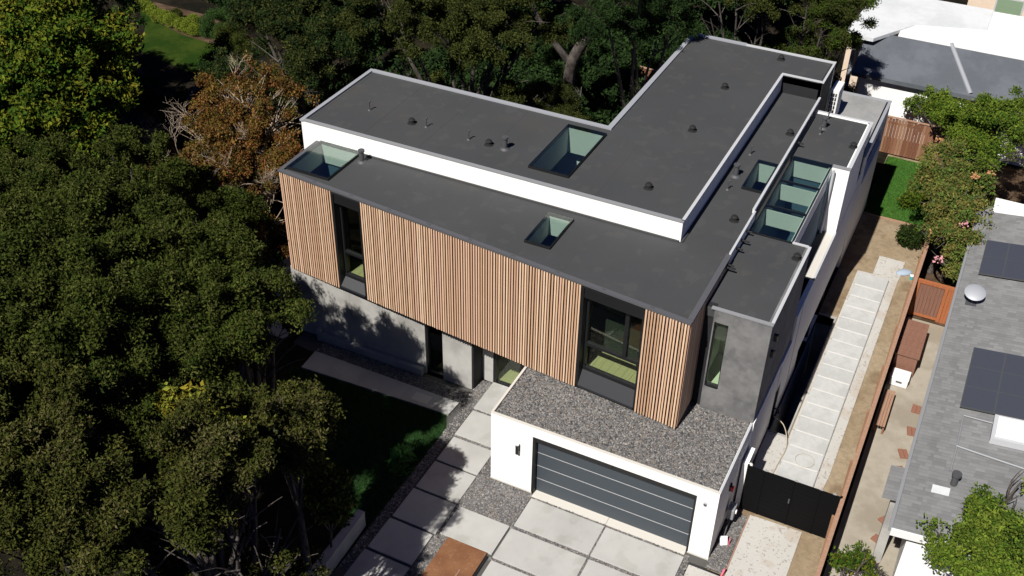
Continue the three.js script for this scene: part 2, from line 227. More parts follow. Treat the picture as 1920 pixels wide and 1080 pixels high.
// the two tall windows of the slat storey, with the rooms behind
function room(s0, s1, y0, y1, depth, floorM = M.floorWood) {
  P('room_wall', [fbx(s0 - 0.7, s1 + 0.7, y0, y1, -depth - 0.1, -depth), fbx(s0 - 0.8, s0 - 0.7, y0, y1, -depth, -0.32), fbx(s1 + 0.7, s1 + 0.8, y0, y1, -depth, -0.32), fbx(s0 - 0.7, s1 + 0.7, y1, y1 + 0.05, -depth, -0.32)], M.roomDark);
  const nb = Math.round((s1 - s0 + 1.4) / 0.24); for (let i = 0; i < nb; i++) { const w = (s1 - s0 + 1.4) / nb; P('floor_board', fbx(s0 - 0.7 + i * w, s0 - 0.7 + (i + 1) * w - 0.006, y0 - 0.05, y0, -depth, -0.3), floorM); }
}
room(2.15, 3.33, 3.3, 6.5, 1.15); room(11.28, 13.3, 3.4, 6.5, 1.35);
function bigWindow(s0, s1, ymid, ybot, mull) {
  const w = P('window', [fbx(s0, s0 + 0.1, 2.95, 6.6, -0.5, 0.02), fbx(s1 - 0.06, s1, 2.95, 6.6, -0.5, 0.02), fbx(s0 + 0.1, s1 - 0.06, 6.25, 6.6, -0.5, -0.02), fbx(s0 + 0.1, s1 - 0.06, ymid - 0.05, ymid + 0.05, -0.36, -0.24), fbx(s0 + 0.1, s1 - 0.06, ybot - 0.12, ybot, -0.36, -0.22), fbx(s0 + 0.1, s0 + 0.17, ybot, ymid - 0.05, -0.36, -0.24), fbx(s0 + 0.1, s0 + 0.17, ymid + 0.05, 6.25, -0.36, -0.24)].concat(mull ? [fbx(mull - 0.06, mull + 0.06, ymid + 0.05, 6.25, -0.36, -0.23)] : []), M.dark);
  const cut = mull ? [[s0 + 0.17, mull - 0.06], [mull + 0.06, s1 - 0.06]] : [[s0 + 0.17, s1 - 0.06]];
  for (const [a, b] of cut) obj('pane', fbx(a, b, ymid + 0.05, 6.25, -0.31, -0.305), M.glass, w);
  obj('pane', fbx(s0 + 0.17, s1 - 0.06, ybot, ymid - 0.05, -0.31, -0.305), M.glass, w);
  const g = fbx(s0 + 0.1, s1 - 0.06, 0, 0.04, 0, 0.01); g.dispose();
  const sh = new THREE.Shape([[-0.36, ybot - 0.12], [-0.22, ybot - 0.12], [0.03, 2.98], [0.03, 2.9], [-0.36, 2.9]].map((q) => new THREE.Vector2(...q)));
  const e = new THREE.ExtrudeGeometry(sh, { depth: s1 - s0 - 0.16, bevelEnabled: false }); e.rotateY(-Math.PI / 2); e.translate(s1 - 0.06, 0, 0); const e2 = new THREE.ExtrudeGeometry(sh, { depth: s1 - s0 - 0.16, bevelEnabled: false });
  // profile lies in (depth, height): swing it so that its length runs along the front
  const m = new THREE.Matrix4().set(0, 0, 1, s0 + 0.1, 0, 1, 0, 0, 1, 0, 0, 0, 0, 0, 0, 1); e2.applyMatrix4(m); const e3 = triUV(e2); e3.applyMatrix4(facM); e.dispose();
  const idx = e3.attributes.position; for (let i = 0; i < idx.count; i += 3) for (const at of ['position', 'normal', 'uv']) { const A = e3.attributes[at], n = A.itemSize; for (let c = 0; c < n; c++) { const t = A.array[(i + 1) * n + c]; A.array[(i + 1) * n + c] = A.array[(i + 2) * n + c]; A.array[(i + 2) * n + c] = t; } }
  obj('sill', e3, M.sillDark, w);
  return w;
}
bigWindow(2.15, 3.33, 4.25, 3.36, 0); bigWindow(11.28, 13.3, 4.42, 3.55, 12.68);

// lower storey of board-like concrete panels
{
  const cuts = [[-9.58, -8.26], [-8.255, -7.19], [-7.185, -5.99], [-5.985, -4.22], [-3.54, -2.44]];
  for (const [a, b] of cuts) P('concrete_panel', bx(a, b, 0, 2.82, -3.52, -3.32), M.board);
  P('concrete_panel', bx(-9.58, -9.4, 0, 2.82, -9.7, -3.525), M.board);
  P('wall_return', bx(-2.44, -2.38, 0, 2.82, -4.05, -3.34), M.charcoal);
  P('concrete_panel', bx(-2.36, -1.96, 0, 2.3, -4.15, -3.97), M.board);
  P('wall_return', bx(-2.5, 0, 2.3, 2.82, -4.2, -3.9), M.charcoal);
  const w = P('window', [bx(-4.22, -4.16, 0, 2.8, -3.56, -3.4), bx(-3.6, -3.54, 0, 2.8, -3.56, -3.4), bx(-4.16, -3.6, 0, 0.1, -3.56, -3.4)], M.dark); obj('pane', bx(-4.16, -3.6, 0.1, 2.8, -3.5, -3.495), M.glass, w);
  P('room_wall', [bx(-4.3, -3.4, 0, 2.8, -5, -4.9)], M.roomDark);
  P('plinth', bx(-8.43, -4.3, 0, 0.3, -3.3, -3.12), M.concreteWall);
  P('plinth', bx(-8.6, -8.45, 0, 0.5, -3.3, -3.1), M.concreteWall);
  const d = P('entrance_door', [bx(-1.94, -1.84, 0, 2.3, -4.12, -3.98), bx(-1.84, 0, 0, 0.07, -4.12, -3.98), bx(-1.84, 0, 2.2, 2.3, -4.12, -3.98), bx(-0.95, -0.88, 0.07, 2.2, -4.12, -3.98)], M.dark);
  obj('pane', bx(-1.84, -0.95, 0.07, 2.2, -4.06, -4.055), M.glass, d); obj('pane', bx(-0.88, 0, 0.07, 2.2, -4.06, -4.055), M.glass, d);
  for (let i = 0; i < 9; i++) P('floor_board', bx(-2.4, 0.2, -0.01, 0.03, -4.14 - i * 0.3, -4.43 - i * 0.3), M.floorWood);
  P('room_wall', [bx(-2.5, 0.3, 0, 2.8, -7, -6.9), bx(-2.5, -2.4, 0, 2.8, -6.9, -4.2), bx(0.22, 0.3, 0, 2.8, -6.9, -3.3)], M.wellWhite);
}
// garage
P('garage_wall', bx(0, 1.38, 0.06, 2.77, -0.07, 0), M.white);
P('garage_wall', bx(1.38, 6.42, 2.39, 2.77, -0.07, 0), M.white);
P('garage_wall', bx(6.42, 7.03, 0.06, 2.77, -0.07, 0), M.white);
P('garage_wall', bx(0, 0.06, 0.06, 2.77, -4.0, -0.07), M.white);
P('garage_wall', bx(6.97, 7.03, 0.06, 2.77, -3.1, -0.07), M.white);
P('footing', bx(-0.012, 1.4, 0, 0.06, -0.22, 0.012), M.threshold); P('footing', bx(6.4, 7.042, 0, 0.06, -0.22, 0.012), M.threshold);
P('parapet_cap', [bx(-0.012, 7.042, 2.77, 2.785, -0.07, 0.012)], M.threshold);
P('parapet_cap', [bx(-0.012, 0.06, 2.77, 2.785, -3.3, -0.07)], M.threshold);
P('parapet_cap', [bx(6.98, 7.042, 2.77, 2.785, -3.1, -0.07)], M.capWhite);
{
  P('door_frame', [bx(1.38, 1.47, 0, 2.39, -0.24, 0.004), bx(6.36, 6.42, 0, 2.39, -0.24, 0.004), bx(1.47, 6.36, 2.2, 2.39, -0.24, -0.02), bx(3.86, 3.9, 2.25, 2.34, -0.02, 0.01)], M.dark);
  const door = P('garage_door', bx(1.47, 6.36, 0.02, 2.2, -0.27, -0.22), M.dark);
  for (let i = 0; i < 4; i++) { const y0 = 0.03 + i * 0.545; obj('door_panel', bx(1.48, 6.35, y0, y0 + 0.53, -0.22, -0.16, 0.008), M.doorPanel, door); if (i < 3) obj('trim_strip', bx(1.48, 6.35, y0 + 0.532, y0 + 0.548, -0.21, -0.155), M.alu, door); }
  P('door_threshold', [bx(1.47, 3.9, 0, 0.03, -0.2, 0.14), bx(3.91, 6.36, 0, 0.03, -0.2, 0.14)], M.threshold);
}
// grey plaster block beside the slat storey, and its long window
P('grey_wall', [bx(5.4, 5.44, 2.7, 6.42, -3.25, -3.1), bx(5.44, 5.85, 2.7, 3.58, -3.25, -3.1), bx(5.44, 5.85, 6.0, 6.42, -3.25, -3.1), bx(5.85, 7.04, 2.7, 6.42, -3.25, -3.1)], M.plaster);
P('wall_return', bx(5.08, 5.4, 2.7, 6.42, -3.4, -3.2), M.charcoal);  // strip coloured near-black for the shadow the slat storey casts here
P('parapet_cap', bx(5.3, 7.06, 6.42, 6.46, -3.2, -3.08), M.capGrey);
P('parapet_cap', bx(6.97, 7.06, 6.42, 6.46, -7.36, -3.2), M.capWhite);
P('parapet_cap', bx(6.48, 6.97, 6.42, 6.46, -7.4, -7.32), M.capWhite);
{ const w = P('window', [bx(5.44, 5.47, 3.58, 6.0, -3.28, -3.16), bx(5.82, 5.85, 3.58, 6.0, -3.28, -3.16), bx(5.47, 5.82, 3.58, 3.66, -3.28, -3.13), bx(5.47, 5.82, 5.96, 6.0, -3.28, -3.16)], M.dark); obj('pane', bx(5.47, 5.82, 3.66, 5.96, -3.22, -3.215), M.glass, w);
  P('room_wall', [bx(5.2, 6.4, 3.4, 6.1, -5.1, -5.0), bx(6.3, 6.4, 3.4, 6.1, -5.0, -3.26), bx(5.2, 5.3, 3.4, 6.1, -5.0, -3.26), bx(5.2, 6.4, 3.3, 3.4, -5.0, -3.26)], M.wellWhite); P('stair_rail', bx(5.5, 6.3, 4.9, 5.0, -4.4, -4.3), M.whitePlain); }
// right side wall
P('grey_wall', bx(6.9, 7.04, 2.79, 6.42, -7.35, -3.26), M.plaster);
P('side_wall', bx(6.94, 7.1, 1.55, 3.82, -12.54, -7.35), M.white);
P('side_wall', bx(6.92, 7.08, 0, 2.78, -6.2, -3.1), M.white);
P('side_wall', bx(6.94, 7.1, 1.55, 2.78, -7.35, -6.2), M.white);
P('side_wall', bx(6.94, 7.1, -3, 0, -12.9, -11.2), M.white);
P('side_wall', bx(6.94, 7.1, -0.4, 1.55, -9.4, -6.85), M.white);
P('side_wall', bx(6.94, 7.1, 0.9, 1.55, -16.1, -9.4), M.white);
P('side_wall', bx(6.94, 7.1, 1.55, 3.82, -16.34, -12.54), M.white);
P('side_wall', [bx(6.94, 7.09, 3.82, 6.42, -15.55, -12.68), bx(6.94, 7.09, 3.82, 4.3, -16.34, -15.55), bx(6.94, 7.09, 5.75, 6.42, -16.34, -15.55)], M.white);
P('block_wall', bx(6.5, 7.09, 3.82, 6.42, -12.68, -12.54), M.white);
P('block_wall', bx(5.1, 7.0, 5.0, 6.42, -16.34, -16.2), M.white);
P('block_wall', bx(6.4, 6.5, 3.9, 6.38, -12.5, -7.36), M.white);
P('block_wall', bx(6.4, 6.95, 2.8, 6.38, -7.36, -7.26), M.white);
P('parapet_cap', bx(6.99, 7.11, 6.42, 6.46, -16.36, -12.66), M.capWhite);
P('parapet_cap', bx(6.5, 7.11, 6.42, 6.46, -12.66, -12.52), M.capGrey);
P('parapet_cap', bx(5.1, 6.99, 6.42, 6.46, -16.36, -16.28), M.capWhite);
P('ledge', bx(6.5, 6.76, 3.8, 3.86, -12.54, -7.36), M.membrane);  // dark strip shaped as the shadow of the wall beside it
P('ledge', bx(6.76, 7.07, 3.8, 3.87, -12.54, -9.55), M.threshold);
P('ledge', bx(6.76, 7.07, 3.4, 3.5, -9.55, -7.36), M.charcoal);  // near-black piece shaped as the shadow of the grey block on the ledge
P('ledge_rim', bx(7.05, 7.12, 3.82, 3.93, -12.54, -9.5), M.capWhite);
{ const w = P('window', [bx(6.96, 7.08, 0, 1.55, -6.3, -6.2), bx(6.96, 7.08, 0, 1.55, -6.85, -6.75), bx(6.9, 6.96, 0, 1.55, -6.75, -6.3)], M.dark); obj('pane', bx(7.0, 7.005, 0, 1.55, -6.75, -6.3), M.glass, w); }
{ const w = P('window', [bx(6.95, 7.06, 4.3, 5.75, -15.62, -15.55), bx(6.95, 7.06, 4.3, 5.75, -16.34, -16.27), bx(6.88, 6.95, 4.3, 5.75, -16.27, -15.62)], M.dark); obj('pane', bx(7.0, 7.005, 4.3, 5.75, -16.27, -15.62), M.glass, w); }
{ const w = P('window', [bx(6.9, 6.96, -0.4, 0.9, -16.1, -9.4), bx(6.96, 7.08, -0.4, 0.9, -11.5, -11.4), bx(6.96, 7.08, -0.4, 0.9, -13.6, -13.5)], M.dark); obj('pane', bx(7.02, 7.025, -0.4, 0.9, -13.5, -11.5), M.glass, w); }
P('wall_joint', bx(7.1, 7.106, 0.2, 3.8, -8.12, -8.1), M.ventGrey);
P('bare_plaster', bx(6.94, 7.12, -3, -0.42, -11.2, -6.0), M.threshold);
// rear wing with its open corner
P('wing_wall', bx(6.94, 7.1, 4.5, 5.0, -21.44, -16.36), M.white);
P('wing_wall', bx(6.94, 7.1, 0, 3.3, -21.44, -16.36), M.white);
P('wing_wall', bx(6.86, 7.1, 3.3, 4.5, -17.3, -16.36), M.white);
P('wing_wall', bx(6.86, 7.1, 3.3, 4.5, -21.44, -21.2), M.white);
P('wing_wall', bx(5.0, 6.94, 4.5, 4.76, -21.44, -21.3), M.white);
P('wing_wall', bx(5.0, 6.94, 0, 3.3, -21.44, -21.3), M.white);
P('wing_wall', bx(5.0, 5.12, 0, 4.76, -21.3, -18.7), M.white);
P('parapet_cap', bx(7.0, 7.12, 5.0, 5.04, -21.46, -16.38), M.cap);
P('parapet_cap', bx(5.0, 7.0, 5.0, 5.03, -21.46, -21.34), M.cap);
P('downspout', [cyl(0.05, 0.05, 2.5, 6.6, 3.9, -12.35, 12)], M.capWhite);

// skylights: frame, glass, well
function skylight(r, y, ywell, panes, rim = 0.09, mx = 0.7, mz = 1.1) {
  const [x0, x1, z0, z1] = r, f = 0.045, k = P('skylight', [bx(x0 - f, x0, y - 0.05, y + rim, z0 - f, z1 + f), bx(x1, x1 + f, y - 0.05, y + rim, z0 - f, z1 + f), bx(x0, x1, y - 0.05, y + rim, z0 - f, z0), bx(x0, x1, y - 0.05, y + rim, z1, z1 + f)].concat(panes.map((z) => bx(x0, x1, y + rim - 0.06, y + rim + 0.002, z - 0.035, z + 0.035))), M.dark);
  const e = [z0, ...panes, z1]; for (let i = 0; i + 1 < e.length; i++) obj('pane', bx(x0 - 0.03, x1 + 0.03, y + rim + 0.004, y + rim + 0.016, e[i] - (i ? -0.03 : 0.03), e[i + 1] + (i + 2 < e.length ? -0.03 : 0.03)), M.glassRoof, k);
  const t = 0.05, top = y - 0.02; obj('light_well', [bx(x0 - t, x0 + 0.004, ywell, top, z0 - t, z1 + t), bx(x1 - 0.004, x1 + t, ywell, top, z0 - t, z1 + t), bx(x0, x1, ywell, top, z0 - t, z0 + 0.004), bx(x0, x1, ywell, top, z1 - 0.004, z1 + t)], M.wellWhite, k);
  const a = x0 - mx, b = x1 + mx, c = z0 - mz, d = z1 + mz * 0.5, fl = 3.32; // the dim room that the shaft opens into
  obj('room_floor', bx(a, b, fl - 0.05, fl, c, d), M.wellFloor, k);
  obj('room_wall', [bx(a - 0.05, a, fl, ywell, c, d), bx(b, b + 0.05, fl, ywell, c, d), bx(a, b, fl, ywell, c - 0.05, c), bx(a, b, fl, ywell, d, d + 0.05)], M.wellFloor, k);
  obj('room_ceiling', [bx(a - 0.05, x0 - t, ywell, ywell + 0.05, c - 0.05, d + 0.05), bx(x1 + t, b + 0.05, ywell, ywell + 0.05, c - 0.05, d + 0.05), bx(x0 - t, x1 + t, ywell, ywell + 0.05, c - 0.05, z0 - t), bx(x0 - t, x1 + t, ywell, ywell + 0.05, z1 + t, d + 0.05)], M.wellFloor, k);
  return k;
}
skylight(SK1, YB, 5.98, [], 0.09, 0.06, 0.1); skylight(SK3, YB, 6.0, []); skylight(SK4, YB, 6.0, [], 0.09, 0.1); skylight(SK2, YU, 6.4, []);
{ const k = skylight(SK5, YG - 0.1, 5.68, [-10.86, -9.12], 0.14, 0.02, 0.06); for (const z of [-10.86, -9.12]) obj('well_divider', bx(SK5[0], SK5[1], 5.7, 6.25, z - 0.05, z + 0.02), M.wellWhite, k); obj('glass_side', bx(6.515, 6.522, 3.9, 6.3, -12.5, -12.0), M.glassClear, k); }

// roof vents
function pot(x, y, z) { const v = P('roof_vent', [cyl(0.16, 0.14, 0.03, x, y, z), cyl(0.1, 0.09, 0.1, x, y + 0.03, z)], M.ventBlack); obj('vent_cap', [cyl(0.12, 0.07, 0.06, x, y + 0.13, z)], M.ventBlack, v); }
function pipe(x, y, z) { const v = P('vent_pipe', [cyl(0.17, 0.1, 0.06, x, y, z, 18), cyl(0.085, 0.085, 0.34, x, y + 0.05, z, 18)], M.ventGrey); obj('vent_cap', cyl(0.11, 0.11, 0.06, x, y + 0.39, z, 18), M.ventGrey, v); }
function spike(x, y, z) { P('stub_pipe', [cyl(0.07, 0.04, 0.04, x, y, z, 10), cyl(0.025, 0.025, 0.26, x, y + 0.03, z, 8), tube([[x, y + 0.29, z], [x + 0.01, y + 0.34, z], [x + 0.06, y + 0.34, z + 0.01]], 0.025, 0.025, 6, 5)], M.ventGrey); }
for (const [x, z] of [[-6.67, -7.04], [-3.69, -6.95], [1.93, -11.03], [1.93, -14.65], [3.1, -18.0], [1.93, -6.84]]) pot(x, YU, z);
for (const [x, z] of [[4.62, -7.31], [4.72, -13.57]]) pot(x, YB, z);
for (const [x, z] of [[6.8, -6.63], [6.83, -14.25]]) pot(x, YG, z);
pipe(-3.1, YU, -6.95); pipe(-7.4, YB, -5.0); pipe(3.87, YB, -9.92); pipe(5.57, YG, -15.15);
for (const [x, z] of [[-8.44, -7.17], [-6.11, -7.04], [-4.44, -6.94]]) spike(x, YU, z);
for (const [x, z] of [[3.89, -11.53], [3.89, -8.98]]) spike(x, YB, z);
spike(5.56, YG, -15.88); spike(5.57, YG, -14.69);
for (const [z, l] of [[-4.95, 0.42], [-5.1, 0.3], [-6.04, 0.28], [-6.53, 0.36], [-7.08, 0.26], [-13.3, 0.26]]) { const g = new THREE.CylinderGeometry(0.03, 0.03, l * 0.7, 10); g.rotateZ(Math.PI / 2); g.translate(5.1 + l * 0.35, YG + 0.2, z); const c = new THREE.CylinderGeometry(0.05, 0.05, 0.05, 10); c.rotateZ(Math.PI / 2); c.translate(5.12, YG + 0.2, z); P('scupper_pipe', [g.toNonIndexed(), c.toNonIndexed()], M.ventBlack); }
// laps of the roofing sheets
for (let i = 0; i < 6; i++) if (i !== 4) P('membrane_lap', bx(-9.9 + i * 2.1, -9.84 + i * 2.1, YU, YU + 0.004, -9.75, -5.55), M.membrane);
for (let i = 0; i < 4; i++) P('membrane_lap', bx(-0.4, 3.4, YU, YU + 0.004, -10.6 - i * 2, -10.54 - i * 2), M.membrane);
// roof seams
P('roof_seam', slabG([[3.6, -5.2], [4.95, -4.9], [4.95, -4.88], [3.6, -5.18]], [], YB, YB + 0.006), M.membrane);
P('roof_seam', bx(-9.1, 3.5, YB, YB + 0.05, -5.42, -5.36), M.membrane);
P('roof_seam', bx(3.56, 3.62, YB, YB + 0.05, -16.6, -5.4), M.membrane);

// gravel on the garage roof: real stones, joined as one part
function stones(count, put, size, seed, cols) {
  const r = rng(seed), g = new THREE.IcosahedronGeometry(1, 0), p = g.attributes.position, seen = {}; for (let i = 0; i < p.count; i++) { const k = [p.getX(i), p.getY(i), p.getZ(i)].map((v) => v.toFixed(2)).join(); const s = (seen[k] ??= 0.75 + r() * 0.45); p.setXYZ(i, p.getX(i) * s, p.getY(i) * s * 0.7, p.getZ(i) * s); } g.computeVertexNormals();
  const m = new THREE.InstancedMesh(g, std({ color: 0xffffff, roughness: 0.95 }), count), q = new THREE.Quaternion(), e = new THREE.Euler(), c = new THREE.Color();
  for (let i = 0; i < count; i++) { const [x, y, z] = put(r), s = size * (0.55 + r() * 0.8); q.setFromEuler(e.set(r() * 0.9 - 0.45, r() * 6.28, r() * 0.9 - 0.45)); mat4.compose(new THREE.Vector3(x, y + s * 0.3 + r() * 0.012, z), q, new THREE.Vector3(s * (0.8 + r() * 0.6), s, s)); m.setMatrixAt(i, mat4); const k = cols[Math.floor(r() * cols.length)], b = 0.8 + r() * 0.85; m.setColorAt(i, c.setRGB(k[0] * b, k[1] * b, k[2] * b)); }
  m.castShadow = m.receiveShadow = true; m.userData.kind = 'stuff'; return m;
}
const GC = [[0.1, 0.1, 0.1], [0.08, 0.08, 0.083], [0.13, 0.125, 0.12], [0.12, 0.1, 0.088], [0.065, 0.065, 0.07], [0.17, 0.162, 0.155]];
{ const m = stones(24000, (r) => [0.08 + r() * 6.87, GH - 0.04, -0.09 - r() * 3.12], 0.029, 301, GC); m.name = 'roof_gravel'; house.add(m); }

// ---------------------------------------------------------------- ground, drive, paths
{
  const hole = rect(7.1, 7.72, -13, -6.04);
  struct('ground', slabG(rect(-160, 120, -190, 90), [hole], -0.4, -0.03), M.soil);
  struct('dirt_strip', slabG([[7.1, -13.05], [7.1, -26.6], [10, -26.6], [10, 8], [7.1, 8], [7.1, -6.0], [7.76, -6.0], [7.76, -13.05]], [], -0.026, -0.016), M.dirt);
  struct('light_well_pit', [bx(7.72, 7.78, -3, 0.03, -13.1, -5.98), bx(7.1, 7.72, -3, 0.03, -13.06, -13), bx(7.1, 7.72, -3, 0.03, -6.04, -5.98), bx(7.1, 7.72, -3.1, -3, -13, -6.04)], M.concreteWall);
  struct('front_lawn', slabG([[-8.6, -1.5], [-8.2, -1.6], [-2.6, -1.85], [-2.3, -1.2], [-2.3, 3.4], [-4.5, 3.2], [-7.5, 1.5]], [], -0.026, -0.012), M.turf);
  struct('back_lawn', slabG(rect(7.12, 9.98, -26.4, -20.95), [], -0.014, 0.0), M.turf);
  struct('lawn_edging', bx(7.12, 9.98, -0.014, 0.04, -20.94, -20.86), M.fenceTop);
  struct('far_lawn', slabG([[-36, -24.2], [-33, -21.6], [-31, -19], [-27, -18.2], [-24.5, -20.8], [-27, -21.9], [-30.4, -21.9]], [], -0.026, -0.012), M.farTurf);
  struct('mulch_bed', slabG([[-36.5, -24.6], [-33.4, -22.6], [-30.4, -21.7], [-26.5, -21.4], [-26, -23], [-31, -24.5]], [], -0.01, 0.002), M.mulch);
  struct('gravel_bed', slabG([[-9.3, -3.3], [-2.2, -3.3], [-2.2, -4], [0, -4], [0, -0.02], [6.6, -0.02], [7.6, -2.1], [7.6, 0.28], [6.55, 0.3], [6.55, 6], [-2.3, 6], [-2.3, -1.3], [-2.6, -1.8], [-2.5, -2.5], [-8.6, -2.5], [-9.3, -2.6]], [], -0.026, -0.004), std({ color: rgb(0.07, 0.068, 0.065), roughness: 1 }));
}
const drive = new THREE.Group(); drive.name = 'driveway'; drive.userData.kind = 'structure'; scene.add(drive);
{
  const S = [[1.5, 3.91, 0.22, 1.42], [3.96, 6.39, 0.24, 1.43], [1.47, 3.91, 1.55, 2.76], [3.98, 6.41, 1.56, 2.77], [1.5, 3.91, 2.87, 4.06], [3.98, 6.41, 2.89, 4.08], [1.5, 3.91, 4.18, 5.4], [3.98, 6.41, 4.2, 5.4],
    [-1.94, -0.42, -3.96, -2.5], [-1.9, -0.42, -2.39, -1.14], [-1.87, -0.41, -1.02, 0.12], [-1.87, -0.4, 0.2, 1.42], [-1.89, -0.4, 1.5, 2.75], [-1.92, -0.45, 2.83, 4.06], [-1.95, -0.45, 4.17, 5.4], [-0.3, 1.41, 1.5, 2.68]];
  S.forEach(([a, b, c, d], i) => obj('concrete_slab', bx(a, b, -0.03, 0.05 + 0.006 * Math.sin(i * 2.3), c, d, 0.012), M.slabs[i % 3], drive));
}
{ const p = new THREE.Group(); p.name = 'front_path'; p.userData.kind = 'structure'; scene.add(p); obj('concrete_slab', slabG([[-8.27, -2.5], [-2.47, -2.48], [-2.52, -1.81], [-8.2, -1.56]], [], -0.03, 0.07), M.slabs[1], p); obj('pale_patch', slabG(rect(-4.0, -3.4, -2.3, -1.9), [], 0.07, 0.075), M.threshold, p);  // a paler rectangle lies on the path slab
  struct('side_patio', slabG([[-12.6, -2.6], [-9.7, -2.6], [-9.7, -9], [-12.6, -9]], [], -0.02, 0.03), M.path); }
{
  const p = new THREE.Group(); p.name = 'side_path'; p.userData.kind = 'structure'; scene.add(p);
  obj('path_base', slabG([[7.82, -16.5], [9.38, -16.6], [9.4, -4.9], [9.2, -2.45], [7.3, -2.45], [7.12, -4.9], [7.12, -5.96], [7.82, -5.96]], [], -0.016, 0.02), M.path, p);
  obj('path_base', slabG(rect(8.4, 9.4, -17.95, -16.62), [], -0.016, 0.01), M.path, p);
  const Z = [-4.0, -4.85, -5.66, -6.42, -7.18, -7.92, -8.7, -9.45, -10.19, -10.93, -11.68, -12.43, -13.18, -13.96, -14.7, -15.48, -16.38];
  for (let i = 0; i + 1 < Z.length; i++) { obj('path_slab', bx(7.9, 9.05, -0.02, 0.055 + 0.004 * Math.sin(i * 3), Z[i + 1] + 0.03, Z[i] - 0.03, 0.01), M.pads[i % 2], p); if (i > 0) obj('lit_edge', bx(7.92, 9.03, 0.02, 0.062, Z[i] - 0.028, Z[i] + 0.012, 0.01), M.litEdge, p); }  // paler strips paint the sun caught on the front edges of the slabs
  obj('path_joint', bx(9.062, 9.078, 0.021, 0.024, -16.3, -3.2), M.ventGrey, p);
  const q = new THREE.Group(); q.name = 'front_strip'; q.userData.kind = 'structure'; scene.add(q);
  obj('concrete_slab', slabG([[7.64, -2.2], [9.2, -2.25], [9.25, 8], [7.64, 8]], [], -0.016, 0.03), M.path, q); obj('concrete_slab', slabG(rect(6.6, 7.58, 0.42, 8), [], -0.016, 0.028), M.path, q);
  obj('edge_board', bx(7.6, 7.635, -0.02, 0.04, -2.1, 0.4), M.fenceTop, q); obj('edge_board', bx(6.57, 7.6, -0.02, 0.01, 0.33, 0.4), M.dark, q);
}
struct('neighbour_patio', slabG([[10.14, 8], [10.14, -14.4], [11.9, -14.4], [11.9, 8]], [], -0.026, -0.008), M.patio);
struct('neighbour_yard', slabG([[10.14, -14.45], [10.14, -28], [20, -28], [20, -14.45]], [], -0.026, -0.012), M.mulch);
{ // loose stones of the drive: one object that nobody could count
  const areas = [[-0.38, 1.46, 0.05, 1.46, 5], [-2.28, -1.95, -3.3, 5, 2], [-0.4, -0.02, -2.4, 5, 2], [1.4, 6.5, 0.15, 0.23, 1], [1.4, 6.5, 1.43, 1.55, 1], [1.4, 6.5, 2.77, 2.88, 0.8], [3.9, 3.98, 0.15, 4.2, 0.6], [7.06, 7.58, -2.1, 0.28, 2.6], [-8.3, -2.4, -3.1, -2.52, 5], [-2.4, -1.9, -3.9, -2.5, 1.6], [-0.4, 0, 2.7, 4.2, 1.2], [-1.9, 0, -2.5, -2.39, 0.4], [-1.9, 0, -1.14, -1.02, 0.4], [6.4, 6.56, 0.1, 4, 0.6]];
  const tot = areas.reduce((s, a) => s + a[4], 0);
  const m = stones(21000, (r) => { let t = r() * tot, a = areas[0]; for (const b of areas) { a = b; if ((t -= b[4]) <= 0) break; } return [a[0] + r() * (a[1] - a[0]), -0.006, a[2] + r() * (a[3] - a[2])]; }, 0.027, 302, GC);
  m.name = 'gravel'; tag(m, 'grey crushed gravel between the driveway slabs and along the house'); scene.add(m);
}
function blades(name, count, put, h, seed, cols, label) {
  const g = new THREE.BufferGeometry(), r = rng(seed), v = []; for (let i = 0; i < 7; i++) { const a = r() * 6.28, x = (r() - 0.5) * 0.09, z = (r() - 0.5) * 0.09, w = 0.007, l = h * (0.6 + r() * 0.6), lx = (r() - 0.5) * h, lz = (r() - 0.5) * h; v.push(x - Math.cos(a) * w, 0, z - Math.sin(a) * w, x + Math.cos(a) * w, 0, z + Math.sin(a) * w, x + lx, l, z + lz); }
  g.setAttribute('position', new THREE.Float32BufferAttribute(v, 3)); g.computeVertexNormals(); g.setAttribute('uv', new THREE.Float32BufferAttribute(new Float32Array(v.length / 3 * 2), 2));
  const m = new THREE.InstancedMesh(g, std({ color: 0xffffff, roughness: 0.8, side: THREE.DoubleSide }), count), q = new THREE.Quaternion(), up = new THREE.Vector3(0, 1, 0), c = new THREE.Color();
  for (let i = 0; i < count; i++) { const [x, y, z] = put(r), s = 0.7 + r() * 0.6; q.setFromAxisAngle(up, r() * 6.28); mat4.compose(new THREE.Vector3(x, y, z), q, new THREE.Vector3(s, s, s)); m.setMatrixAt(i, mat4); const k = cols[Math.floor(r() * cols.length)], b = 0.75 + r() * 0.5; m.setColorAt(i, c.setRGB(k[0] * b, k[1] * b, k[2] * b)); }
  m.name = numbered(name); m.castShadow = m.receiveShadow = true; tag(m, label, undefined, undefined, 'stuff'); scene.add(m); return m;
}
const inPoly = (x, z, p) => { let s = false; for (let i = 0, j = p.length - 1; i < p.length; j = i++) if ((p[i][1] > z) !== (p[j][1] > z) && x < (p[j][0] - p[i][0]) * (z - p[i][1]) / (p[j][1] - p[i][1]) + p[i][0]) s = !s; return s; };
blades('grass', 14000, (r) => [7.15 + r() * 2.8, 0, -21 - r() * 5.35], 0.07, 401, [[0.034, 0.14, 0.008], [0.05, 0.165, 0.012], [0.035, 0.12, 0.008], [0.075, 0.16, 0.02]], 'bright green mown grass of the back lawn behind the house');
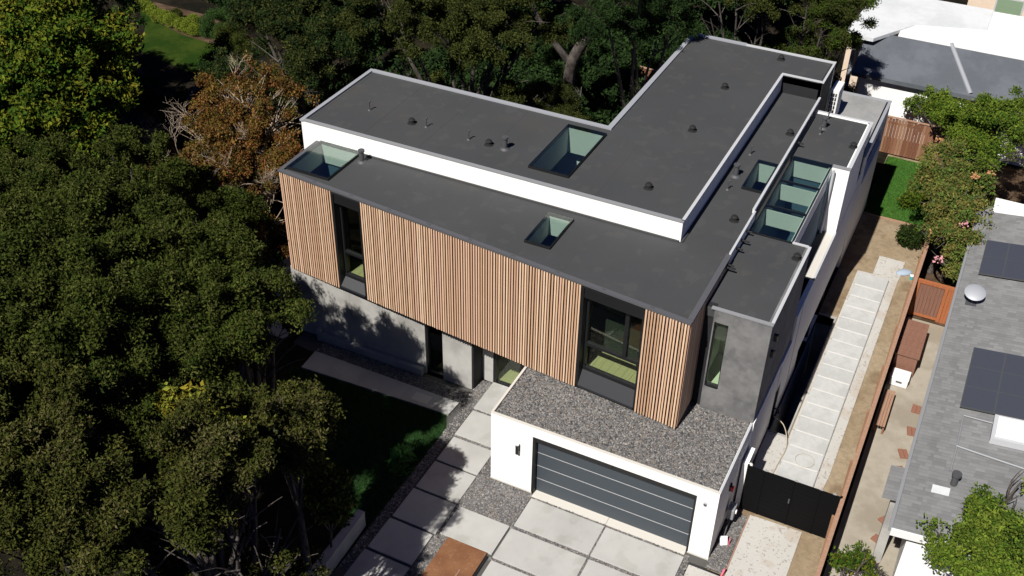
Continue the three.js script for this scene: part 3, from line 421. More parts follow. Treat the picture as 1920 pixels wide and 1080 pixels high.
{ const pl = [[-8.5, -1.5], [-2.6, -1.85], [-2.3, -1.2], [-2.3, 3.4], [-4.5, 3.2], [-7.5, 1.5]]; blades('grass', 16000, (r) => { for (;;) { const x = -9.2 + r() * 6.9, z = -1.8 + r() * 7.5; if (inPoly(x, z, pl)) return [x, -0.012, z]; } }, 0.09, 402, [[0.015, 0.06, 0.008], [0.02, 0.075, 0.01]], 'shaded green grass of the front lawn beside the driveway'); }

// ---------------------------------------------------------------- small things at the house
{ const a = thing('wall_lamp', 'small dark up-and-down lamp on white garage wall left of the garage door', 'lamp', [0.92, 1.74, 0]); obj('back_plate', bx(-0.05, 0.05, -0.12, 0.12, 0, 0.02), M.dark, a); const g = new THREE.CylinderGeometry(0.055, 0.055, 0.36, 16); g.translate(0, 0, 0.085); obj('lamp_body', g, M.dark, a); const c = new THREE.CylinderGeometry(0.056, 0.056, 0.03, 16); c.translate(0, 0.195, 0.085); obj('lamp_rim', c, M.alu, a); }
{ const a = thing('doorbell_camera', 'round grey camera on white garage wall right of the garage door', 'camera', [6.68, 2.2, 0]); const g = new THREE.CylinderGeometry(0.05, 0.06, 0.05, 18); g.rotateX(Math.PI / 2); g.translate(0, 0, 0.025); obj('housing', g, M.cap, a); const l = new THREE.SphereGeometry(0.032, 14, 10); l.translate(0, 0, 0.055); obj('lens', l, M.dark, a); }
{ const a = thing('alarm_beacon', 'small red alarm beacon on the side of the garage', 'alarm', [7.03, 1.78, -1.3]); obj('back_box', bx(0, 0.05, -0.1, 0.1, -0.12, 0.06, 0.01), M.dark, a); obj('beacon_lens', bx(0.05, 0.13, -0.08, 0.08, -0.05, 0.07, 0.02), M.red, a); }
{ const a = thing('gas_meter', 'grey meter with pipes on the garage side wall above gravel', 'meter', [7.03, 0, -1.5]); obj('meter_box', [bx(0.05, 0.26, 0.45, 0.85, -0.2, 0.15, 0.02)], M.capGrey, a); obj('meter_pipe', [tube([[0.14, 0, 0.05], [0.14, 0.25, 0.05], [0.14, 0.45, 0.0]], 0.03, 0.03), tube([[0.14, 0.3, 0.05], [0.16, 0.32, 0.35], [0.16, 0.05, 0.5]], 0.025, 0.025)], M.ventGrey, a); const d = new THREE.CylinderGeometry(0.07, 0.07, 0.05, 14); d.rotateZ(Math.PI / 2); d.translate(0.28, 0.68, -0.02); obj('dial', d, M.whitePlain, a); }
{ const a = thing('white_tag', 'white folded paper sign leaning on gravel beside the garage corner', 'sign', [7.28, 0, -0.72], 0.5); const g = bx(-0.11, 0.11, 0, 0.3, -0.008, 0.008); g.rotateX(-0.5); obj('sheet', g, M.whitePlain, a); const s = bx(-0.012, 0.012, 0, 0.34, -0.01, 0.01); s.translate(0.14, 0, 0); obj('stake', s, M.pink, a); }
{ const a = thing('survey_stake', 'pink and orange ribbon stake at the corner of gravel and driveway', 'stake', [7.6, 0, 0.32]); obj('post', bx(-0.015, 0.015, 0, 0.3, -0.015, 0.015), M.redwood, a); obj('ribbon', [tube([[0, 0.28, 0], [-0.03, 0.15, 0.1], [-0.05, 0.02, 0.3]], 0.03, 0.02)], M.pink, a); }
{ const a = thing('rust_board', 'rust brown earth-stained board lying between driveway slabs', 'board', [0.66, 0, 3.5]); obj('sheet', bx(-0.67, 0.62, 0.0, 0.07, -0.8, 0.95, 0.008), M.rust, a); obj('edge_strip', bx(0.63, 0.7, 0, 0.05, -0.7, 0.95), M.dark, a); obj('stick', bx(0.2, 0.23, 0.071, 0.09, 0.1, 0.75), M.fenceTop, a); }
{ const a = thing('low_wall', 'low concrete garden wall in shade beside the driveway', 'wall', [0, 0, 0]); const g = slabG([[-2.62, 3.4], [-2.4, 3.4], [-2.3, 6], [-2.62, 6]], [], 0, 0.62); obj('wall_body', g, M.concreteWall, a); }
{ const a = thing('leaf_shrub', 'small bright green fern clump in a sun spot on the front lawn', 'plant', [-2.75, 0, 0.75]); const r = rng(77), gs = []; for (let i = 0; i < 240; i++) { const an = r() * 6.28, ra = Math.sqrt(r()) * 0.5, l = 0.18 + r() * 0.2, g = new THREE.PlaneGeometry(0.03, l, 1, 2); g.translate(0, l / 2, 0); g.rotateX(0.3 + r() * 0.9); g.rotateY(an); g.translate(Math.cos(an) * ra, 0, Math.sin(an) * ra * 1.2); gs.push(g.toNonIndexed()); } const o = obj('foliage', gs, std({ color: rgb(0.03, 0.13, 0.012), roughness: 0.7, side: THREE.DoubleSide }), a); o.userData.kind = 'stuff'; }
{ // condenser on the low rear roof
  const a = thing('air_conditioner', 'tall white air conditioner with louvred grille on low rear roof', 'air conditioner', [5.24, 5.0, -19.0]); obj('cabinet', bx(-0.165, 0.165, 0.06, 1.32, -0.5, 0.44, 0.015), M.whitePlain, a); obj('foot', [bx(-0.16, -0.1, 0, 0.06, -0.4, 0.36), bx(0.1, 0.16, 0, 0.06, -0.4, 0.36)], M.ventGrey, a);
  for (let i = 0; i < 6; i++) for (let j = 0; j < 3; j++) obj('grille_slot', bx(-0.13 + j * 0.085, -0.07 + j * 0.085, 0.2 + i * 0.17, 0.34 + i * 0.17, 0.44, 0.444), M.dark, a);
  for (let i = 0; i < 7; i++) obj('side_fin', bx(0.165, 0.172, 0.2 + i * 0.15, 0.27 + i * 0.15, -0.4, 0.34), M.cap, a);
  const b = thing('roof_hatch', 'dark square hatch on the low grey rear roof', 'hatch', [5.72, 5.0, -17.1]); obj('hatch_lid', bx(-0.16, 0.16, 0, 0.05, -0.3, 0.25, 0.01), M.dark, b); obj('hatch_curb', bx(-0.18, 0.18, 0, 0.02, -0.32, 0.27), M.ventGrey, b);
}
{ // black yard gate of horizontal boards
  const g = thing('yard_gate', 'black gate of horizontal boards across the side path', 'gate', [0, 0, -2.32]);
  for (const [a, b] of [[7.3, 7.78], [7.82, 8.66], [8.7, 9.42], [9.46, 9.98]]) { for (let i = 0; i < 11; i++) obj('board', bx(a, b, 0.05 + i * 0.16, 0.2 + i * 0.16, -0.015, 0.015), M.gate, g); }
  for (const x of [7.28, 7.8, 8.68, 9.44, 9.99]) obj('post', bx(x - 0.03, x + 0.03, 0, 1.86, -0.06, -0.016), M.gate, g);
  obj('top_rail', bx(7.28, 9.99, 1.82, 1.86, -0.014, 0.03), M.gate, g);
  for (const x of [7.8, 8.7, 9.42, 9.8]) obj('hinge', [bx(x - 0.05, x + 0.05, 1.86, 1.885, -0.03, 0.0), bx(x - 0.012, x + 0.012, 1.78, 1.88, -0.075, -0.06)], M.alu, g);
  obj('handle', bx(8.6, 8.64, 0.95, 1.12, 0.016, 0.04), M.ventGrey, g);
  const s = thing('gate_pillar', 'white stub wall with lamp where the black gate meets the house', 'pillar', [7.2, 0, -2.65]); obj('pillar_body', bx(-0.1, 0.06, 0, 1.85, -0.45, 0.3), M.white, s); const l = new THREE.SphereGeometry(0.07, 16, 12); l.translate(0.12, 1.8, 0.22); obj('lamp_globe', l, M.lampGlass, s);
}
{ const a = thing('garden_hose', 'thin tan hose trailing from the house tap over the side path', 'hose'); obj('hose_line', tube([[7.2, 0.6, -6.1], [7.55, 0.5, -6.0], [7.85, 0.1, -5.6], [7.82, 0.04, -4.6], [7.75, 0.05, -3.6]], 0.018, 0.014, 6, 24), M.hose, a);
  const b = thing('wire_loop', 'thin loop of wire lying on the pale path slabs', 'wire'); obj('loop', tube([...Array(13)].map((_, i) => [8.55 + 0.3 * Math.cos(i * 0.5), 0.07, -5.15 + 0.3 * Math.sin(i * 0.5)]), 0.008, 0.008, 5, 30), M.hose, b); }
{ const a = thing('wall_tap', 'black tap and pipe on the shaded side wall above the light well', 'tap', [7.1, 0, -6.3]); obj('tap_pipe', tube([[0, 0.75, 0], [0.15, 0.75, 0], [0.2, 0.6, 0]], 0.025, 0.025), M.ventBlack, a); obj('tap_handle', bx(0.12, 0.16, 0.78, 0.82, -0.07, 0.07), M.ventBlack, a);
  for (const [y, z] of [[5.55, -3.75], [5.0, -3.7]]) { const b = thing('side_wall_lamp', y > 5.2 ? 'upper black fitting on the shaded side wall of the grey block' : 'lower black fitting on the shaded side wall of the grey block', 'lamp', [7.04, y, z]); obj('fitting', bx(0, 0.1, -0.1, 0.1, -0.05, 0.05, 0.01), M.dark, b); obj('hood', bx(0.0, 0.14, 0.1, 0.13, -0.06, 0.06), M.dark, b); } }
// ---------------------------------------------------------------- fences
function fenceRun(name, label, x0, z0, x1, z1, h, n, opt = {}) {
  const L = Math.hypot(x1 - x0, z1 - z0), t = thing(name, label, 'fence', [x0, 0, z0], -Math.atan2(z1 - z0, x1 - x0)), r = rng(opt.seed || 5), w = L / n, gs = [0, 1, 2].map((k) => bx(-w / 2 + 0.004, w / 2 - 0.004, 0, h - 0.02 * k, -0.011, 0.011));
  for (let i = 0; i < n; i++) { const o = new THREE.Mesh(gs[Math.floor(r() * 3)], M.fence[Math.floor(r() * 4)]); o.name = 'board'; o.position.set((i + 0.5) * w, 0.02, (r() - 0.5) * 0.008); o.castShadow = o.receiveShadow = true; t.add(o); }
  for (const y of [0.35, h - 0.3]) obj('rail', bx(0, L, y, y + 0.09, -0.06, -0.012), M.fence[1], t);
  if (opt.cap !== false) obj('cap_rail', bx(-0.02, L + 0.02, h + 0.02, h + 0.055, -0.07, 0.05), M.fenceTop, t);
  for (let x = 0; x <= L + 0.01; x += opt.post || 2.4) obj('post', bx(x - 0.045, x + 0.045, 0, h + 0.02, -0.15, -0.061), M.fence[3], t);
  return t;
}
fenceRun('side_fence', 'long brown board fence between the side path and the neighbour patio', 10.05, 3.2, 10.05, -19.0, 1.75, 150, { seed: 5 });
fenceRun('rear_fence', 'brown board fence at the end of the back lawn', 6.2, -26.65, 11.5, -26.65, 1.8, 38, { seed: 6 });
fenceRun('upper_fence', 'second brown fence just behind the back lawn fence', 6.3, -28.4, 11.2, -28.4, 2.1, 34, { seed: 9 });
fenceRun('sunlit_fence', 'orange brown board fence under the trees behind the upper block', -5.2, -24.6, -2.0, -24.2, 2.6, 20, { seed: 8 });

// ---------------------------------------------------------------- the neighbours
{
  const n = thing('neighbour_house', 'low neighbour house with grey shingle roof and solar panels beside the patio', 'house');
  const ex0 = 11.46, z0 = -18.2, z1 = -0.75, pitch = 0.12, ey = 2.95, roofM = (x) => ey + (x - ex0) * pitch;
  const slope = (xa, xb, za, zb, lift, th) => { const sh = new THREE.Shape([[xa, roofM(xa) + lift], [xb, roofM(xb) + lift], [xb, roofM(xb) + lift - th], [xa, roofM(xa) + lift - th]].map((q) => new THREE.Vector2(...q))); const g = new THREE.ExtrudeGeometry(sh, { depth: zb - za, bevelEnabled: false }); g.translate(0, 0, za); return triUV(g); };
  const roof = obj('roof', slope(ex0, 18.5, z0, z1, 0, 0.16), M.shingle, n);
  obj('wall', [bx(11.9, 18.3, 0, 2.86, -17.8, -17.6), bx(11.9, 12.1, 0, 2.86, -17.6, -1.2), bx(11.9, 18.3, 0, 2.8, -1.2, -1.0)], M.white, n);
  obj('fascia', [slope(ex0 - 0.02, 18.5, z1, z1 + 0.05, 0.02, 0.24)], M.whitePlain, n);
  obj('gutter', bx(ex0 - 0.09, ex0 - 0.005, 2.82, 2.93, z0, z1), M.capGrey, n);
  for (const [xa, xb, za, zb, rows, cols] of [[12.35, 14.2, -9.25, -6.2, 3, 2], [11.95, 14.2, -15.9, -13.6, 2, 3]]) { const p = obj('solar_array', slope(xa, xb, za, zb, 0.12, 0.04), M.ventGrey, n); for (let i = 0; i < rows; i++) for (let j = 0; j < cols; j++) { const dx = (xb - xa) / cols, dz = (zb - za) / rows; obj('solar_panel', slope(xa + j * dx + 0.02, xa + (j + 1) * dx - 0.02, za + i * dz + 0.02, za + (i + 1) * dz - 0.02, 0.135, 0.012), M.solar, p); } }
  const k = obj('roof_light', slope(13.3, 14.6, -6.05, -4.95, 0.22, 0.2), M.capWhite, n); obj('roof_light_pane', slope(13.4, 14.5, -5.95, -5.05, 0.26, 0.03), M.whitePlain, k);
  obj('conduit', [tube([[12.5, roofM(12.5) + 0.05, -5.9], [13.6, roofM(13.6) + 0.05, -5.8], [14.6, roofM(14.6) + 0.05, -5.7]], 0.025, 0.025), tube([[12.5, roofM(12.5) + 0.05, -5.9], [12.52, roofM(12.5) + 0.05, -4.6], [12.5, roofM(12.5) + 0.05, -3.4]], 0.025, 0.025), tube([[12.5, roofM(12.5) + 0.05, -4.5], [13.6, roofM(13.6) + 0.05, -4.3], [14.8, roofM(14.8) + 0.05, -4.1]], 0.035, 0.035)], M.capGrey, n);
  obj('roof_flashing', slope(12.15, 12.6, -2.75, -2.45, 0.02, 0.02), M.tpoGrey, n); obj('roof_vent', [cyl(0.09, 0.09, 0.35, 12.65, roofM(12.65), -2.95), cyl(0.13, 0.13, 0.08, 12.65, roofM(12.65) + 0.35, -2.95)], M.ventGrey, n);
  obj('side_porch_roof', slope(11.0, 11.5, -3.2, -1.9, -0.05, 0.08), M.shingle, n); obj('porch_wall', bx(11.25, 11.5, 0, 2.75, -2.9, -2.2), M.board, n);
  const d = thing('satellite_dish', 'pale round satellite dish on the neighbour grey roof edge', 'dish', [11.98, 2.98, -12.0]); const s = new THREE.SphereGeometry(0.5, 26, 10, 0, 6.2832, 0, 0.75); s.scale(1, 0.55, 1); s.rotateX(0.35); s.translate(0, 0.25, 0); obj('dish_bowl', s, M.cap, d); obj('mast', tube([[0, 0, 0.15], [0, 0.3, 0.1], [0, 0.45, 0]], 0.04, 0.03), M.ventGrey, d); obj('mount', bx(-0.2, 0.2, 0, 0.05, 0.05, 0.3), M.ventGrey, d);
}
for (let i = 0; i < 7; i++) { const z = -9.3 + i * 1.05 + (i % 3) * 0.12; const b = thing('paver', ['single red brick paver beside the neighbour wall nearest the brown deck box', 'second red brick paver counted from the brown deck box', 'third red brick paver counted from the brown deck box', 'middle red brick paver in the row along the neighbour wall', 'third red brick paver from the near end of the row', 'second red brick paver from the near end of the row', 'last red brick paver at the near end of the row'][i], 'paver', [11.3 + (i % 2) * 0.05, -0.008, z], i * 0.2, 'red brick pavers along the neighbour wall'); obj('brick', bx(-0.14, 0.0, 0, 0.06, -0.2, 0.2, 0.008), M.brick, b); obj('brick', bx(0.01, 0.14, 0, 0.055, -0.19, 0.2, 0.008), M.brick, b); }
{ const a = thing('garden_bench', 'weathered brown slatted bench on the neighbour patio by the fence', 'bench', [10.36, 0, -8.4]); for (let i = 0; i < 4; i++) obj('seat_slat', bx(-0.17 + i * 0.085, -0.095 + i * 0.085, 0.42, 0.45, -0.95, 0.95), M.fenceTop, a); for (const [x, z] of [[-0.13, -0.8], [0.13, -0.8], [-0.13, 0.8], [0.13, 0.8]]) obj('leg', bx(x - 0.03, x + 0.03, 0, 0.42, z - 0.03, z + 0.03), M.fence[1], a); }
{ const a = thing('deck_box', 'brown storage box with ribbed lid against the fence', 'storage box', [10.52, 0, -11.9]); const b = obj('box_body', bx(-0.38, 0.38, 0, 0.85, -1.05, 1.0, 0.02), M.deckBrown, a); for (let i = 0; i < 14; i++) obj('lid_slat', bx(-0.42, 0.42, 0.86, 0.89 + 0.008 * (i % 2), -1.1 + i * 0.155, -0.96 + i * 0.155), M.deckBrown, a);
  const w = thing('cool_box', 'white box with lid standing in front of the brown storage box', 'box', [10.52, 0, -10.45]); obj('box_body', bx(-0.3, 0.3, 0, 0.32, -0.26, 0.26, 0.03), M.whitePlain, w); obj('box_lid', bx(-0.31, 0.31, 0.325, 0.38, -0.27, 0.27, 0.02), M.whitePlain, w); obj('handle', bx(-0.1, 0.1, 0.2, 0.24, 0.26, 0.29), M.ventGrey, w); }
{ const a = thing('wooden_gate', 'orange stained wooden gate frame with dark boards between fence and house', 'gate', [10.8, 0, -14.6]); obj('frame', [bx(-0.7, 0.75, 1.5, 1.62, -0.06, 0.06), bx(-0.7, -0.58, 0, 1.5, -0.06, 0.06), bx(0.3, 0.42, 0, 1.5, -0.06, 0.06), bx(-0.58, 0.3, 0.05, 0.15, -0.05, 0.05)], M.redwood, a); for (let i = 0; i < 7; i++) obj('board', bx(-0.57 + i * 0.124, -0.455 + i * 0.124, 0.16, 1.49, -0.03, 0.03), M.deckBrown, a); for (let i = 0; i < 3; i++) obj('side_panel', bx(0.43 + i * 0.11, 0.535 + i * 0.11, 0, 1.5, -0.05, 0.05), M.redwood, a); }
{ const a = thing('folded_cloth', 'folded pale blue cloth lying at the end of the side path', 'cloth', [9.5, 0, -17.2], 0.6); const g = new THREE.SphereGeometry(0.28, 16, 8, 0, 6.2832, 0, 1.5); g.scale(1.2, 0.5, 0.7); obj('cloth_fold', g, std({ color: rgb(0.28, 0.34, 0.42), roughness: 0.9 }), a); const t = thing('blue_bucket', 'small turquoise bucket by the fence near the end of the path', 'bucket', [9.82, 0, -16.9]); obj('bucket_body', cyl(0.06, 0.08, 0.16, 0, 0, 0), std({ color: rgb(0.05, 0.4, 0.45), roughness: 0.5 }), t); obj('bucket_rim', cyl(0.085, 0.085, 0.015, 0, 0.16, 0), M.whitePlain, t); }
{ // white-roofed buildings far right
  const h = thing('white_roof_house', 'white flat-roofed house with dark grey sloping front eaves behind the fences', 'house');
  const prof = new THREE.Shape([[-28.0, 3.0], [-30.7, 4.0], [-30.7, 3.85], [-28.0, 2.8]].map(([z, y]) => new THREE.Vector2(-z, y)));
  const g = new THREE.ExtrudeGeometry(prof, { depth: 26, bevelEnabled: false }); g.rotateY(Math.PI / 2); // local x (=-z) turns to world -z... 
  g.translate(4.5, 0, 0); obj('sloped_roof', triUV(g), M.shingleDark, h);
  obj('flat_roof', [bx(5.9, 32, 3.9, 4.05, -36, -30.72)], M.tpo, h);
  const f = tube([[8.3, 4.03, -30.9], [9.05, 3.53, -29.5], [9.8, 3.03, -28.1]], 0.11, 0.11, 8, 6); obj('roof_flashing', f, M.cap, h);
  obj('wall', [bx(4.9, 28, 0, 2.8, -28.5, -28.3), bx(4.9, 5.1, 0, 2.8, -36, -28.5)], M.white, h);
  for (let i = 0; i < 3; i++) { const w = obj('window', bx(9 + i * 4, 10.6 + i * 4, 1, 2.2, -28.3, -28.26), M.capWhite, h); obj('pane', bx(9.08 + i * 4, 10.52 + i * 4, 1.08, 2.12, -28.258, -28.25), M.glass, w); }
  const c = thing('pale_carport', 'pale grey flat carport roof with post left of the white-roofed house', 'carport'); obj('roof', slabG([[3.55, -29.6], [4.95, -29.6], [6.4, -32.2], [9.6, -33.2], [9.6, -36], [4.0, -36]], [], 3.95, 4.12), M.tpoGrey, c); obj('post', bx(4.05, 4.25, 0, 3.95, -29.9, -29.7), M.cap, c); obj('post', bx(4.1, 4.25, 0, 3.95, -35.6, -35.45), M.cap, c);
  obj('wall', bx(3.5, 4.6, 0, 3.0, -32.2, -32.0), M.cream, c);
  const b = thing('beige_house', 'beige stucco house with flat pale roof at the far right corner', 'house'); obj('wall', bx(8.2, 30, 0, 5.2, -46, -38.4), M.cream, b); obj('roof', bx(8.0, 30.2, 5.2, 5.4, -46.2, -38.2), M.tpo, b); obj('roof_edge', bx(7.98, 30.2, 5.08, 5.2, -38.4, -38.2), M.cream, b);
  for (let i = 0; i < 4; i++) { const w = obj('window', bx(9.5 + i * 3.4, 10.9 + i * 3.4, 2.6, 4.0, -38.4, -38.36), M.capWhite, b); obj('pane', bx(9.58 + i * 3.4, 10.82 + i * 3.4, 2.68, 3.92, -38.358, -38.35), M.glass, w); }
  const s = thing('garden_shed', 'small shed with grey ribbed roof beyond the flowering tree', 'shed', [12.4, 0, -19.9]); obj('wall', bx(-0.9, 1.4, 0, 1.8, -0.8, 0.8), M.cream, s); for (let i = 0; i < 11; i++) { const q = bx(-1.0 + i * 0.23, -0.78 + i * 0.23, 1.82, 1.86 + 0.02 * (i % 2), -0.95, 0.95); obj('roof_sheet', q, M.capGrey, s); }
  const aw = thing('white_awning', 'small white flat awning behind the neighbour solar panels', 'awning', [12.9, 0, -18.9]); obj('awning_sheet', bx(-1.0, 2.2, 2.9, 2.98, -0.5, 0.55), M.tpo, aw); for (const x of [-0.9, 2.0]) obj('post', bx(x - 0.04, x + 0.04, 0, 2.9, 0.38, 0.46), M.whitePlain, aw);
}

// ---------------------------------------------------------------- trees
function sprig(seed, n, spread, len, wid) { // a handful of folded leaves on one twig
  const r = rng(seed), v = [], nn = [], V = (a) => new THREE.Vector3(...a), q = new THREE.Quaternion(), e = new THREE.Euler();
  for (let i = 0; i < n; i++) { const th = r() * 6.28, cz = r() * 2 - 1, ra = spread * Math.cbrt(r()), s = Math.sqrt(1 - cz * cz); const o = V([ra * s * Math.cos(th), ra * cz * 0.7, ra * s * Math.sin(th)]); q.setFromEuler(e.set(r() * 6.28, r() * 6.28, r() * 6.28)); const l = len * (0.65 + r() * 0.6), w = wid * (0.7 + r() * 0.5);
    const A = V([0, 0, 0]), B = V([w, 0.25 * w, l * 0.45]), C = V([0, 0, l]), D = V([-w, 0.25 * w, l * 0.45]); for (const p of [A, B, C, D]) p.applyQuaternion(q).add(o);
    for (const t of [[A, B, C], [A, C, D]]) { const N = t[1].clone().sub(t[0]).cross(t[2].clone().sub(t[0])).normalize(); for (const p of t) { v.push(p.x, p.y, p.z); nn.push(N.x, N.y, N.z); } } }
  const g = new THREE.BufferGeometry(); g.setAttribute('position', new THREE.Float32BufferAttribute(v, 3)); g.setAttribute('normal', new THREE.Float32BufferAttribute(nn, 3)); g.setAttribute('uv', new THREE.Float32BufferAttribute(new Float32Array(v.length / 3 * 2), 2)); return g;
}
const SPR = { oak: sprig(501, 18, 0.2, 0.085, 0.02), big: sprig(502, 13, 0.26, 0.15, 0.04), fine: sprig(503, 22, 0.2, 0.07, 0.014), broad: sprig(504, 16, 0.22, 0.11, 0.03) };
const leafMat = new THREE.MeshPhysicalMaterial({ color: 0xffffff, roughness: 0.85, specularIntensity: 0.3, side: THREE.DoubleSide });
const noise3 = (() => { const a = vnoise(601), b = vnoise(602); return (x, y, z) => (a(x + 100, y * 0.7 + z * 0.7 + 100, 61) + b(z + 100, y + x * 0.4 + 100, 59) + a(y * 1.3 + 50, x - z + 150, 53)) / 3; })();
function crown(lobes, o) { // boughs: every lobe breaks into clumps of unequal size, with holes between them
  const r = rng(o.seed), list = [], gap = o.gap ?? 0.4;
  const dirs = () => { const cy = Math.pow(r(), 0.75) * 1.7 - 0.7, th = r() * 6.28, s = Math.sqrt(Math.max(0, 1 - cy * cy)); return [s * Math.cos(th), cy, s * Math.sin(th)]; };
  for (const [x, y, z, R] of lobes) {
    if (o.ball) { for (let i = 0; i < o.ball; i++) { const e = dirs(), f = 0.86 + 0.16 * r(); list.push([x + e[0] * R * f, y + e[1] * R * f * 0.9, z + e[2] * R * f]); } continue; }
    const K = Math.max(3, Math.round((o.clumps ?? 30) * Math.pow(R, 1.5)));
    for (let k = 0; k < K; k++) {
      const d = dirs(), t = 0.3 + 0.88 * Math.sqrt(r()), cx = x + d[0] * R * t, cy = y + d[1] * R * t * 0.85, cz = z + d[2] * R * t;
      if (noise3(cx * 0.55, cy * 0.55, cz * 0.55) < gap + (o.holes ?? 0.05) || noise3(cx * 1.5 + 31, cy * 1.5, cz * 1.5) < gap - 0.02) continue;
      const rr = (o.cs ?? 0.3) * (0.5 + 0.9 * r() * r() + 0.2 * r()) * Math.min(1.25, Math.max(R, 0.5)) * (t > 0.95 ? 0.75 : 1), sq = 0.5 + r() * 0.5, n = Math.round(o.density * rr * rr * 9);
      for (let i = 0; i < n; i++) { const e = dirs(), f = Math.pow(r(), 0.4) * (1 + 0.35 * (r() - 0.5)), px = cx + e[0] * rr * f * 1.15, py = cy + e[1] * rr * f * sq, pz = cz + e[2] * rr * f * 1.15;
        if (noise3(px * 3.1 + 9, py * 3.1, pz * 3.1) < gap - 0.04 + r() * 0.06) continue; list.push([px, py, pz]); }
    }
  }
  const m = new THREE.InstancedMesh(SPR[o.leaf || 'oak'], leafMat, list.length), q = new THREE.Quaternion(), e = new THREE.Euler(), c = new THREE.Color();
  list.forEach((p, i) => { const s = (o.size || 1) * (0.75 + r() * 0.5); q.setFromEuler(e.set(r() * 6.28, r() * 6.28, r() * 6.28)); mat4.compose(new THREE.Vector3(...p), q, new THREE.Vector3(s, s, s)); m.setMatrixAt(i, mat4);
    const k = o.cols[Math.floor((0.55 * r() + 0.45 * noise3(p[0] * 0.9 + 3, p[1] * 0.9, p[2] * 0.9) * 1.3) * o.cols.length) % o.cols.length], b = 0.65 + r() * 0.7; m.setColorAt(i, c.setRGB(k[0] * b, k[1] * b, k[2] * b)); });
  m.castShadow = m.receiveShadow = true; return m;
}
function tree(name, label, lobes, o) {
  if (o.under) lobes = lobes.concat(lobes.map(([x, y, z, R], i) => [x + (i % 3 - 1) * 0.6, Math.max(1.2, y - o.under - (i % 2) * 0.5), z - 0.7 + (i % 2) * 0.6, R * 0.95]));
  const cx = lobes.reduce((s, l) => s + l[0], 0) / lobes.length, cz = lobes.reduce((s, l) => s + l[2], 0) / lobes.length, base = o.base || [cx, cz], top = Math.min(...lobes.map((l) => l[1]));
  const t = thing(name, label, o.category || 'tree', [base[0], 0, base[1]], 0, o.group), r = rng(o.seed + 1), L = lobes.map((l) => [l[0] - base[0], l[1], l[2] - base[1], l[3]]);
  const tr = o.trunk ?? 0.22, hy = top * (o.fork ?? 0.5), bark = o.bark || M.barkDark;
  obj('trunk', tube([[0, 0, 0], [0.15 * (r() - 0.5), hy * 0.5, 0.2 * (r() - 0.5)], [(cx - base[0]) * 0.3, hy, (cz - base[1]) * 0.3]], tr, tr * 0.7, 9, 8), bark, t);
  for (const l of L) { const s = [(cx - base[0]) * 0.3, hy * 0.97, (cz - base[1]) * 0.3], mid = [s[0] + (l[0] - s[0]) * 0.5 + (r() - 0.5) * 0.6, hy + (l[1] - hy) * 0.6, s[2] + (l[2] - s[2]) * 0.5 + (r() - 0.5) * 0.6]; const gs = [tube([s, mid, [l[0], l[1] + l[3] * 0.3, l[2]]], tr * 0.5, 0.025, 6, 8)];
    const nt = o.twigs ?? 4; for (let i = 0; i < nt; i++) { const a = r() * 6.28, ln = l[3] * (0.5 + r() * 0.45), e = [l[0] + Math.cos(a) * ln, l[1] + (r() - 0.15) * l[3] * 0.8, l[2] + Math.sin(a) * ln], k = 0.4 + r() * 0.6, st = [mid[0] + (l[0] - mid[0]) * k, mid[1] + (l[1] - mid[1]) * k, mid[2] + (l[2] - mid[2]) * k]; gs.push(tube([st, [(st[0] + e[0]) / 2 + (r() - 0.5) * 0.2, (st[1] + e[1]) / 2 + 0.1, (st[2] + e[2]) / 2 + (r() - 0.5) * 0.2], e], 0.03, 0.008, 4, 5)); }
    obj('limb', gs, bark, t); }
  const m = crown(L, o); m.name = 'crown'; m.userData.kind = 'stuff'; t.add(m);
  if (o.extra) o.extra(t, L, r);
  return t;
}
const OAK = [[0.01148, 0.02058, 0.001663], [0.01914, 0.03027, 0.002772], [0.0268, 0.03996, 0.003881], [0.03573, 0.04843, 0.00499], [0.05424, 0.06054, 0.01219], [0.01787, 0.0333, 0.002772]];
const OLIVE = [[0.01774, 0.02408, 0.00286], [0.02788, 0.03478, 0.004576], [0.03928, 0.04414, 0.006864], [0.05196, 0.0535, 0.0103], [0.03168, 0.04013, 0.004576], [0.0697, 0.06354, 0.02288]];
const LIME = [[0.02565, 0.05667, 0.00324], [0.0513, 0.08501, 0.00486], [0.0855, 0.1012, 0.00648], [0.0342, 0.07286, 0.00486], [0.1197, 0.1133, 0.00972]];
const BROWN = [[0.085, 0.042, 0.008], [0.11, 0.06, 0.01], [0.12, 0.046, 0.012], [0.09, 0.065, 0.01], [0.15, 0.08, 0.022], [0.06, 0.05, 0.009], [0.1, 0.036, 0.015]];
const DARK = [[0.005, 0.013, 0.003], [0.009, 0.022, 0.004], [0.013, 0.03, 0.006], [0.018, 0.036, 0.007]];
const BACK = [[0.01126, 0.01848, 0.002816], [0.01971, 0.02809, 0.004224], [0.03098, 0.03992, 0.006336], [0.04646, 0.05322, 0.009856], [0.02534, 0.03252, 0.006336]];
const RIGHT = [[0.0425, 0.0858, 0.0064], [0.068, 0.117, 0.0096], [0.102, 0.1404, 0.016], [0.034, 0.0663, 0.0064]];
